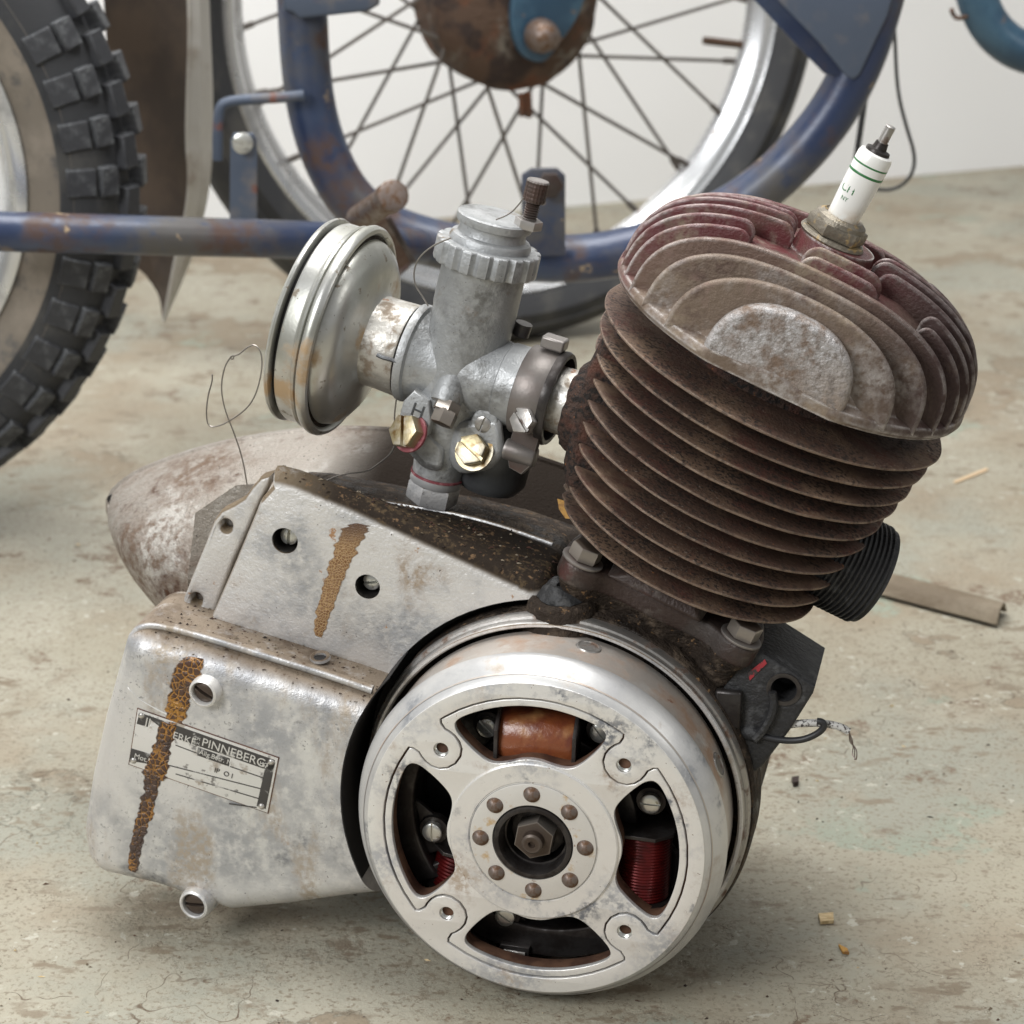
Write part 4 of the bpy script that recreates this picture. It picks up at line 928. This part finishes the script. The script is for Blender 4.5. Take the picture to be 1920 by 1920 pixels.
for k in range(-7, 8):
    yy = (1 if k > 0 else -1)*ys[abs(k)]; yy = -ys[abs(k)] if k < 0 else ys[abs(k)]
    w_ = math.sqrt(max(RH**2-yy**2, 0)) - .0006; H = hprof(abs(k))
    th = {6: .0052, 5: .0046, 4: .004}.get(abs(k), .0028)
    if abs(k) == 7: w_ -= .002
    spans = [(None, None)]
    if k in (-3, -2): spans = [(None, -.036), (-.012, .028), (.050, None)]
    if k in (-1,): spans = [(None, -.019), (.024, None)]
    if k in (0, 1): spans = [(None, -.020), (.020, None)]
    if k in (2, 3): spans = [(None, -.030), (-.008, .026), (.044, None)]
    for a, b in spans:
        lp = fin_outline(yy, H, w_, a, b, p=2.35 if abs(k) >= 6 else 2.6)
        z0 = -yy-th/2; z1 = -yy+th/2
        if abs(k) == 7: z0, z1 = (-yy-.010, -yy+.0010) if k < 0 else (-yy-.0005, -yy+.010)
        part('head_fin', plate([lp], HF, z0, z1, (.0022 if abs(k) == 6 else .0019 if abs(k) == 5 else .0012) if abs(k) < 7 else .0034, 4), 'headface' if k == -7 else 'head', HEAD, 40)
# ---- spark plug
PF = CY @ Matrix.Translation((-.0035, -.001, .3)) @ Matrix.Rotation(math.radians(1.6), 4, 'Y') @ Matrix.Translation((0, 0, -.3))
PLG = part('plug_hex', hexnut(PF, .0150, .3035, .3100, .0012, .2), 'plugmetal')
PORC = part('plug_insulator', lathe([(.0076, .308), (.0078, .316), (.0083, .328), (.0085, .340), (.0084, .3445), (.0078, .3462), (.0062, .3468), (0, .3468)], PF, 48), 'porcelain', PLG)
part('plug_gasket', lathe([(.0155, .3005), (.0163, .3018), (.0155, .3034), (.010, .3036)], PF, 40), 'plugmetal', PLG)
part('plug_shell', lathe([(.0130, .3098), (.0124, .3118), (.0098, .3135), (.0092, .3128), (.0074, .3125)], PF, 40), 'plugmetal', PLG)
part('plug_cap_seat', lathe([(.0061, .3466), (.0058, .3482), (.0036, .3488), (.0030, .352)], PF, 32), 'darksteel', PLG)
thread(PF, .0026, .3485, .3605, .0011, 'steel', 'plug_terminal', PLG)
for s_ in (.3405, .3360):
    rr = .0083 + (s_-.328)*.000
    part('green_band', lathe([(.00845, s_-.0006), (.00858, s_), (.00845, s_+.0006)], PF, 48), 'green', PLG)
# lettering wrapped on the insulator
def wrap_text(s, size, a_c, s_c, r_):
    me = text(s, size, Matrix.Identity(4), .00002)
    xs = [v.co.x for v in me.vertices]; mid = max(xs)
    for v in me.vertices:
        x, y, z = v.co; a = a_c + (x-mid)/r_
        v.co = PF @ Vector(((r_+.00008+z)*math.sin(a), -(r_+.00008+z)*math.cos(a), s_c+y))
    me.update(); return me
part('plug_print', wrap_text('CH', .0056, -.12, .3255, .0082), 'green', PLG, 80)
part('plug_print', wrap_text('NY', .0028, -.22, .3215, .0081), 'green', PLG, 80)

# ---- crankcase boss and grommet
q = E(1056, 1124, .060)
BOSS = part('oil_boss', roughen(lathe([(0, .001), (.0105, .001), (.0120, .0025), (.0150, .0028), (.0172, .0008), (.0180, -.004), (.021, -.010), (.024, -.018)], frame(q, (0, -.12, 1)), 48), .0005, 200), 'grime')
part('rubber_grommet', roughen(lathe([(.0020, .002), (.0028, .0085), (.0065, .0090), (.0100, .0068), (.0125, .003), (.0120, .001)], frame(q, (0, -.12, 1)), 40), .0016, 260, 3), 'rubber', BOSS)
part('straw_stem', tube([q+Vector((-.001, -.004, .006)), q+Vector((.007, -.008, .014))], .0006, 6, 0), 'straw', BOSS)
# ---- black mount block
blk = [(1352, 1300), (1378, 1248), (1402, 1218), (1440, 1232), (1528, 1288), (1524, 1302), (1480, 1372), (1428, 1440), (1395, 1462), (1360, 1440)]
lp = L2(blk, .058)
blk_me = plate([lp], FRN, -.108, -.058, .002, 2)
hq = E(1470, 1292, .058)
blk_me = cut(blk_me, [cyl(frame(hq, (0, -1, 0)), .0062, -.02, .01, 32)])
BLK = part('rubber_block', blk_me, 'rubber')
part('block_washer', lathe([(.0085, -.001), (.0085, .0008), (.0064, .0008), (.0062, -.002)], frame(hq, (0, -1, 0)), 32), 'darksteel', BLK)
part('red_mark', plate([L2([(1402, 1262), (1434, 1236), (1438, 1244), (1406, 1276)], .0575)], FRN, -.0577, -.0574, .00005), 'redpaint', BLK)
part('block_clip', boxf(FRN, (hq.x-.033, hq.z-.022, -.058), (hq.x-.020, hq.z-.002, -.053)), 'darksteel', BLK, bevel=.0015)
part('block_rib', tube([E(u, v, .056) for u, v in [(1448, 1298), (1452, 1330), (1432, 1368), (1415, 1385)]], .0022, 8, 2), 'rubber', BLK)
# wires on the right
part('ignition_lead', tube([E(u, v, .058) for u, v in [(1395, 1368), (1420, 1378), (1460, 1388), (1500, 1389), (1530, 1378), (1546, 1364), (1543, 1353), (1532, 1352)]], .0017, 10, 3), 'cable')
part('braided_lead', tube([E(u, v, .062) for u, v in [(1410, 1378), (1440, 1370), (1470, 1360), (1510, 1355), (1545, 1356), (1575, 1362), (1592, 1372)]], .0019, 10, 3), 'whitebraid')
for k in range(3):
    part('copper_strand', tube([E(1591+k, 1371, .062), E(1598-k*3, 1386+k*3, .062+k*.002), E(1600+k*3, 1402, .063), E(1597+k*5, 1416+k*3, .062), E(1606-k*2, 1424, .060)], .00028, 5, 2), 'rivet')
part('wire_sleeve', tube([E(1370, 1352, .066), E(1395, 1368, .06), E(1425, 1380, .058)], .004, 12, 2), 'rubber')
# ---- exhaust stub
XD = Vector((.86, .22, -.46)).normalized()
xo = E(1580, 1052, .108)
prof = [(.0, -.03), (.024, -.03), (.0250, -.012)]
hh = -.012
while hh < .0165: prof += [(.0262, hh), (.0262, hh+.0007), (.0248, hh+.0013), (.0248, hh+.0019)]; hh += .0026
prof += [(.0250, .0175), (.0225, .0184), (.0215, .010), (.0, .009)]
part('exhaust_stub', lathe(prof, frame(xo, XD), 64), 'rubber', ang=60)

# ================================================================== carburettor (parts of the engine)
A_ = Vector((.972, -.10, -.215)).normalized(); B_ = Vector((.25, .03, .968)); B_ = (B_ - A_*B_.dot(A_)).normalized(); Y_ = B_.cross(A_).normalized()   # away from viewer
KO = E(865, 690, .11)
if Y_.y < 0: Y_ = -Y_
def K(a, b, y=0): return KO + A_*a + B_*b + Y_*y
def kpx(u, v, off=0.):                  # pixel -> carb coordinates on plane y = off
    q = onplane(u, v, KO+Y_*off, Y_) - KO; return (q.dot(A_), q.dot(B_))
def kp(u, v, off=0.): return onplane(u, v, KO+Y_*off, Y_)
FB = frame(KO, B_, A_); FA = frame(KO, A_, Y_)
CB = part('carburettor_body', lathe([(0, -.028), (.016, -.028), (.0195, -.018), (.0208, -.006), (.0208, .030), (.0212, .032), (.0210, .052), (.0222, .054), (.0222, .058), (0, .058)], FB, 72), 'zinc')
part('intake_flare', lathe([(.0, -.0262), (.0236, -.0262), (.0232, -.0225), (.0212, -.019), (.0202, -.012), (.0198, -.006), (0, -.004)], FA, 64), 'zinc', CB)
part('intake_flange', lathe([(.0235, -.0276), (.0252, -.0272), (.0255, -.0250), (.0250, -.0232), (.0230, -.0222)], FA, 64), 'zinc', CB)
part('outlet_dome', lathe([(0, -.006), (.0195, .000), (.0210, .008), (.0210, .014), (.0204, .019), (.0200, .0235), (.0206, .0242), (.0208, .044), (0, .044)], FA, 64), 'zinc', CB)
# ring nut with scallops
sc_ = []
for i in range(18*8):
    a = 2*PI*i/(18*8); ph = (i % 8)/8; r_ = .0262 - (.0019*math.sin(PI*(ph-.5)/.5) if ph > .5 else 0); sc_.append((r_*math.cos(a), r_*math.sin(a)))
part('ring_nut', plate([sc_], FB, .0535, .0655, .0012, 2), 'zinc', ang=30)
CAP = part('chamber_cap', lathe([(.0205, .064), (.0205, .0672), (.0196, .0690), (.0172, .0700), (.0166, .0720), (.0168, .0745), (.0186, .0752), (.0190, .0765), (.0190, .0790), (.0182, .0798), (.0, .0802)], FB, 64), 'zinc')
ax, bx = kpx(986, 424, .0)
FJ = frame(K(ax+.0015, .0795, -.002), B_, A_)
part('adjuster_locknut', hexnut(FJ, .0070, -.0005, .0042, .0006, .2), 'clamp', CAP)
thread(FJ, .0037, .004, .0145, .0012, 'clamp', 'adjuster_screw', CAP)
kn = []
for j in range(14):
    h = .0135+.0095*j/13; kn.append((.0056, h))
kn = [(.003, .0125), (.0052, .0130)] + kn + [(.0052, .0238), (.0, .0238)]
part('knurled_adjuster', lathe(kn, FJ, 64, False, lambda a, r, h: (r*(1+.035*math.sin(22*a+h*1500)*math.sin(22*a-h*1500)*(1 if r > .0055 else 0)), h)), 'clamp', CAP, 20)
# clamp and inlet
CLP = part('hose_clamp', lathe([(.0208, .0335), (.0226, .0338), (.0229, .0342), (.0229, .0490), (.0226, .0494), (.0208, .0494)], FA, 72), 'clamp')
part('clamp_lip', lathe([(.0218, .0485), (.0238, .0487), (.0242, .0515), (.0234, .0532), (.0212, .0532), (.0206, .048), (.0, .048)], FA, 72, False, lambda a, r, h: (r*(1+.012*math.sin(5*a)), h)), 'darksteel', CLP)
part('clamp_tooth', boxf(frame(kp(1040, 640, 0), B_, A_), (-.006, -.004, -.004), (.006, .006, .002)), 'clamp', CLP, bevel=.001)
ca = kp(984, 800, -.018)
part('clamp_ear', plate([chaikin([(-.007, -.018), (.0075, -.020), (.0085, .006), (.003, .010), (-.006, .008)], 1)], frame(kp(985, 815, -.014), (-.25, -1, .15), A_), -.002, .002, .0006), 'clamp', CLP)
part('clamp_roll', lathe([(0, -.0085), (.0052, -.0085), (.0055, -.007), (.0055, .0065), (.0048, .0075), (0, .0075)], frame(kp(978, 850, -.014), A_, (0, 0, 1)), 32), 'clamp', CLP)
FS = frame(kp(985, 790, -.022), (-.35, -.85, .38), A_)
part('clamp_bolt', cut(hexnut(FS, .0068, -.001, .0045, .0006, .2), [boxf(FS @ Matrix.Rotation(-.65, 4, 'Z'), (-.01, -.0009, .0028), (.01, .0009, .01))]), 'steel', CLP)
part('clamp_shank', tube([kp(988, 790, -.018), kp(1010, 770, .012)], .003, 10, 0), 'darksteel', CLP)
part('choke_knob', tube([kp(975, 628, .012), kp(983, 606, .012)], .0045, 12, 0), 'darksteel', CB)
part('inlet_pipe', lathe([(.0165, .046), (.0168, .055), (.0172, .064), (.0172, .09)], FA, 48), 'nickeldirt')
part('inlet_boss', roughen(lathe([(.0172, .0600), (.0205, .0605), (.0230, .064), (.0250, .072), (.029, .085), (.033, .11)], FA, 56), .0022, 150), 'crust')
# lower body
part('jet_column', lathe([(0, -.0575), (.0130, -.0575), (.0135, -.050), (.0150, -.040), (.0170, -.030), (.0190, -.018), (.0195, -.005), (0, 0)], FB, 56), 'zinc', CB)
part('red_gasket', lathe([(0, -.0588), (.0136, -.0588), (.0136, -.0576), (0, -.0576)], FB, 48), 'redfibre', CB)
part('drain_collar', lathe([(0, -.0628), (.0130, -.0628), (.0134, -.0622), (.0132, -.0589), (0, -.0589)], FB, 48), 'alu_smooth', CB)
part('drain_nut', hexnut(FB, .0134, -.0735, -.0628, .0014, .4), 'alu', CB)
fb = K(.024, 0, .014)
part('float_bowl', lathe([(0, -.062), (.015, -.061), (.0185, -.056), (.019, -.040), (.019, -.022), (.0205, -.021), (.0205, -.016), (.010, -.010), (0, -.008)], frame(fb, B_, A_), 56), 'zincdark', CB)  # same zinc as the body, its shade painted into the colour
part('bowl_arm', loft([[kp(u, v, -.0165) for u, v in [(756, 812), (800, 800), (835, 840), (830, 884), (796, 880), (768, 850)]], [kp(u, v, .012) for u, v in [(756, 812), (800, 800), (835, 840), (830, 884), (796, 880), (768, 850)]]]), 'zinc', CB, 50, .003)
part('bowl_arm', loft([[kp(u, v, -.0165) for u, v in [(850, 790), (940, 780), (948, 850), (925, 880), (860, 890), (840, 860)]], [kp(u, v, .010) for u, v in [(850, 790), (940, 780), (948, 850), (925, 880), (860, 890), (840, 860)]]]), 'zinc', CB, 50, .004)
# plate with the letter H
hp = [kpx(u, v, -.022) for u, v in [(746, 788), (756, 752), (776, 732), (803, 752), (808, 790), (800, 818), (748, 818)]]
FKp = Matrix((A_, B_, -Y_)).transposed().to_4x4(); FKp.translation = KO
part('letter_plate', plate([hp], FKp, .012, .022, .001, 2), 'zinc', CB)
x, y = kpx(767, 776, -.0224)
part('letter_h', text('H', .0100, FKp @ Matrix.Translation((x, y, .0219)) @ Matrix.Rotation(-.12, 4, 'Z'), .0005), 'zincdark', CB, 60)
# centre spout with two hexagons
s0, s1 = kp(846, 742, -.012), kp(838, 764, -.024)
sd = (-B_*.86 - Y_*.5 - A_*.05).normalized()
part('jet_spout', lathe([(.0, -.016), (.004, -.015), (.0074, -.011), (.0082, -.004), (.0080, .004), (.0074, .0055), (0, .0055)], frame(kp(842, 738, -.018), sd, A_), 40), 'zinc', CB)
SPN = part('jet_holder', hexnut(frame(kp(838, 764, -.0225), sd, A_), .0070, -.003, .0026, .0006, .1), 'steelshaft', CB)
part('jet_bolt', hexnut(frame(kp(834, 780, -.0255), sd, A_), .0062, -.003, .0046, .0007, .5), 'steelshaft', CB)
# brass bolts
def slothex(name, F_, r_, h, m, par, ang, a0=.2):
    return part(name, cut(hexnut(F_, r_, -.001, h, .0007, a0), [boxf(F_ @ Matrix.Rotation(ang, 4, 'Z'), (-r_*1.3, -r_*.11, h*.6), (r_*1.3, r_*.11, h*2))]), m, par)
F1 = frame(kp(769, 812, -.024), (-.38, -.80, .46), A_)
part('red_washer', lathe([(0, -.0012), (.0098, -.0012), (.0100, 0), (.0098, .0004), (0, .0004)], F1, 40), 'redfibre', CB)
slothex('brass_bolt', F1, .0088, .0068, 'brass', CB, 1.95)
F2 = frame(kp(889, 846, -.018), (-.10, -.86, .46), A_)
part('brass_washer', lathe([(0, -.0014), (.0097, -.0014), (.0102, -.0006), (.0100, .0002), (.0080, .0004), (.0078, -.0004), (0, -.0004)], F2, 40), 'brass', CB)
slothex('brass_bolt', F2, .0082, .0066, 'brass', CB, -.42, .45)
tb = [kpx(u, v, -.016) for u, v in [(874, 830), (880, 792), (890, 772), (906, 764), (924, 770), (934, 786), (932, 812), (926, 836), (900, 845)]]
part('screw_tab', plate([chaikin(tb, 2)], FKp, .006, .016, .0012, 2), 'zinc', CB)
slotscrew('tab_screw', frame(kp(906, 795, -.0155), -Y_, A_), .0041, .0016, 'steel', CB, 1.42, .1, .12)
# ---- air filter
AF = part('air_filter', lathe([(.0, -.0300), (.0222, -.0300), (.0228, -.040), (.0232, -.0465), (.0262, -.0485), (.034, -.0498), (.041, -.0520), (.0455, -.0550), (.0480, -.0585), (.0488, -.0615), (.0490, -.0640)], FA, 128), 'nickel')
part('filter_neck', roughen(lathe([(.0215, -.0285), (.0236, -.0287), (.0239, -.0296), (.0234, -.040), (.0235, -.0470), (.0248, -.0486), (.0240, -.0490)], FA, 96), .0003, 300), 'nickeldirt', AF)
part('filter_groove', lathe([(.0484, -.0610), (.0498, -.0626), (.0512, -.0618)], FA, 128), 'grime', AF)
part('filter_rolled_rim', lathe([(.0505, -.0635), (.0510, -.0612), (.0524, -.0600), (.0542, -.0604), (.0553, -.0620), (.0555, -.0640), (.0546, -.0658), (.0530, -.0665), (.0520, -.0672)], FA, 128), 'nickel', AF)
part('filter_drum', lathe([(.0515, -.065), (.0520, -.0672), (.0534, -.0676), (.0537, -.0688), (.0528, -.0698), (.0524, -.0710), (.0524, -.0775), (.0518, -.0786), (.047, -.079)], FA, 128), 'nickel', AF)
part('filter_gap', lathe([(.0490, -.0780), (.0490, -.0825)], FA, 96), 'black', AF)
part('filter_end_plate', lathe([(.0485, -.0812), (.0524, -.0810), (.0534, -.0815), (.0537, -.0827), (.0530, -.0838), (.048, -.0858), (0, -.0873)], FA, 128), 'nickel', AF)
nk = FA.inverted()
ng = [kp(708, 668, -.0238), kp(724, 676, -.0238), kp(748, 684, -.0238)]
part('neck_key_slot', tube([kp(u, v, -.0243) for u, v in [(707, 665), (716, 670), (732, 674), (749, 681)]], .0011, 8, 1), 'zincdark', AF)

# ---- thin wires
def wire(pts, r_=.0004, par=None): return part('safety_wire', tube(pts, r_, 6, 2), 'wire')
wire([E(u, v, .085) for u, v in [(463, 908), (455, 860), (440, 815), (420, 765), (414, 725), (420, 690), (430, 672), (440, 664), (436, 676), (430, 668), (447, 666), (462, 652), (478, 645), (490, 660), (492, 690), (482, 735), (465, 765), (430, 790), (408, 800), (390, 800), (386, 775), (390, 740), (398, 715), (398, 702)]])
wire([kp(u, v, -.026) for u, v in [(846, 446), (815, 458), (785, 482), (775, 510), (778, 535), (792, 555), (803, 574)]])
wire([kp(u, v, -.015) for u, v in [(930, 412), (955, 402), (972, 385), (982, 370)]], .00035)
wire([kp(u, v, -.006) for u, v in [(1000, 350), (1004, 342), (1010, 345), (1012, 352)]], .00035)
wire([kp(u, v, .004) for u, v in [(744, 742), (738, 790), (745, 820)]]+[E(u, v, .115) for u, v in [(735, 850), (712, 868), (690, 884), (650, 888), (625, 895), (602, 906)]], .0004)
part('dry_leaf', raw([E(u, v, y) for u, v, y in [(1045, 935, .088), (1062, 940, .09), (1085, 960, .086), (1082, 974, .084), (1060, 972, .085), (1048, 955, .088)]], [(0, 1, 2, 3, 4, 5)]), 'leaf')

# ================================================================== small things on the floor
def onfloor(u, v, z=0): return Wz(u, v, z)
def chip(name, pts, th, m, label, cat):
    P = [onfloor(u, v, 0) for u, v in pts]; c = sum(P, Vector())/len(P)
    me = loft([[p-c for p in P], [p-c+Vector((0, 0, th)) for p in P]])
    o = link(name, me, m); o.location = c + Vector((0, 0, .0005)); return tag(o, label, cat)
chip('wood_chip', [(1534, 1720), (1562, 1718), (1563, 1733), (1538, 1735)], .002, 'wood', 'small pale rectangular wood chip on the floor right of the flywheel', 'wood chip')
chip('rust_flake', [(1572, 1776), (1588, 1784), (1592, 1792), (1580, 1790)], .0015, 'leaf', 'tiny orange brown flake below the pale wood chip', 'flake')
chip('rust_flake', [(1484, 1466), (1498, 1464), (1497, 1474), (1488, 1477)], .003, 'rustbrown', 'dark brown crumb on the floor beside the right edge of the flywheel', 'flake')
chip('paint_flake', [(1508, 1738), (1526, 1736), (1524, 1748), (1510, 1748)], .0008, 'lightblue', 'little green grey paint flake just left of the pale wood chip', 'flake') if False else None
chip('straw', [(1375+70*5.9, 905), (1850, 880), (1852, 884), (1792, 908)], .001, 'straw', 'thin pale straw lying on the floor right of the cylinder fins', 'straw')
# loose grit on the floor and on the casting
def crumbs(pts, rng, sz=(.0004, .0012)):
    vs, fs = [], []
    for p, up_ in pts:
        r_ = rng.uniform(*sz); el = rng.uniform(.5, 2.6); a0 = rng.uniform(0, 6.28); b = len(vs)
        for k in range(4):
            a_ = a0+k*PI/2+rng.uniform(-.3, .3); vs.append(p+Vector((math.cos(a_)*r_*(el if k % 2 else 1), math.sin(a_)*r_*(el if k % 2 else 1)*.6, 0)))
        vs.append(p+up_*r_*rng.uniform(.5, 1.3))
        fs += [(b, b+1, b+4), (b+1, b+2, b+4), (b+2, b+3, b+4), (b+3, b, b+4), (b+3, b+2, b+1, b)]
    me = bpy.data.meshes.new('grit'); me.from_pydata([tuple(v) for v in vs], [], fs); me.update(); return me
rg = random.Random(5)
for mname, cnt in (('rustbrown', 260), ('strip', 200), ('wood', 50)):
    pts = []
    while len(pts) < cnt:
        u, v = rg.uniform(-100, 2020), rg.uniform(500, 2000); q_ = Wz(u, v)
        if noise.noise(q_*6) > -.1: pts.append((q_+Vector((0, 0, .0002)), Vector((0, 0, 1))))
    g_ = link('floor_grit', crumbs(pts, rg, (.0003, .0011)), mname); g_['kind'] = 'stuff'
dgx = bpy.context.evaluated_depsgraph_get(); dgx.update()
bm = bmesh.new()
for o_ in (UP, COV):
    bm.from_mesh(o_.data)
bvh = BVHTree.FromBMesh(bm); bm.free(); pts = []
while len(pts) < 420:
    x_, y_ = rg.uniform(-.2, .03), rg.uniform(.022, .1)
    h_, n_, _, _ = bvh.ray_cast(Vector((x_, y_, .4)), Vector((0, 0, -1)))
    if h_ is not None and n_.z > .45: pts.append((h_+n_*.0002, n_))
part('dirt_crumbs', crumbs(pts[:300], rg, (.0003, .0009)), 'crust')['kind'] = 'stuff'
part('dirt_crumbs', crumbs(pts[300:], rg, (.0003, .0009)), 'strip')['kind'] = 'stuff'
# curled strip
lo_ = [(1590, 1104), (1660, 1122), (1740, 1144), (1810, 1162), (1870, 1178)]
hi_ = [(1615, 1080), (1685, 1098), (1760, 1118), (1830, 1137), (1886, 1153)]
rows_ = []
for a, b in zip(chaikin(lo_, 2, False), chaikin(hi_, 2, False)):
    p, q = onfloor(*a), onfloor(*b)
    rows_.append([p+(q-p)*t + Vector((0, 0, .002+.010*math.sin(PI*min(1, t*1.1))**.8)) for t in (0, .12, .3, .5, .7, .85, 1)])
co_ = onfloor(1740, 1145)
me = strip3([[p-co_ for p in r_] for r_ in rows_], .0025)
o = link('curled_strip', me, 'strip', None, 60); o.location = co_; tag(o, 'curled olive brown leather strip lying on the floor behind the engine at right', 'strip')
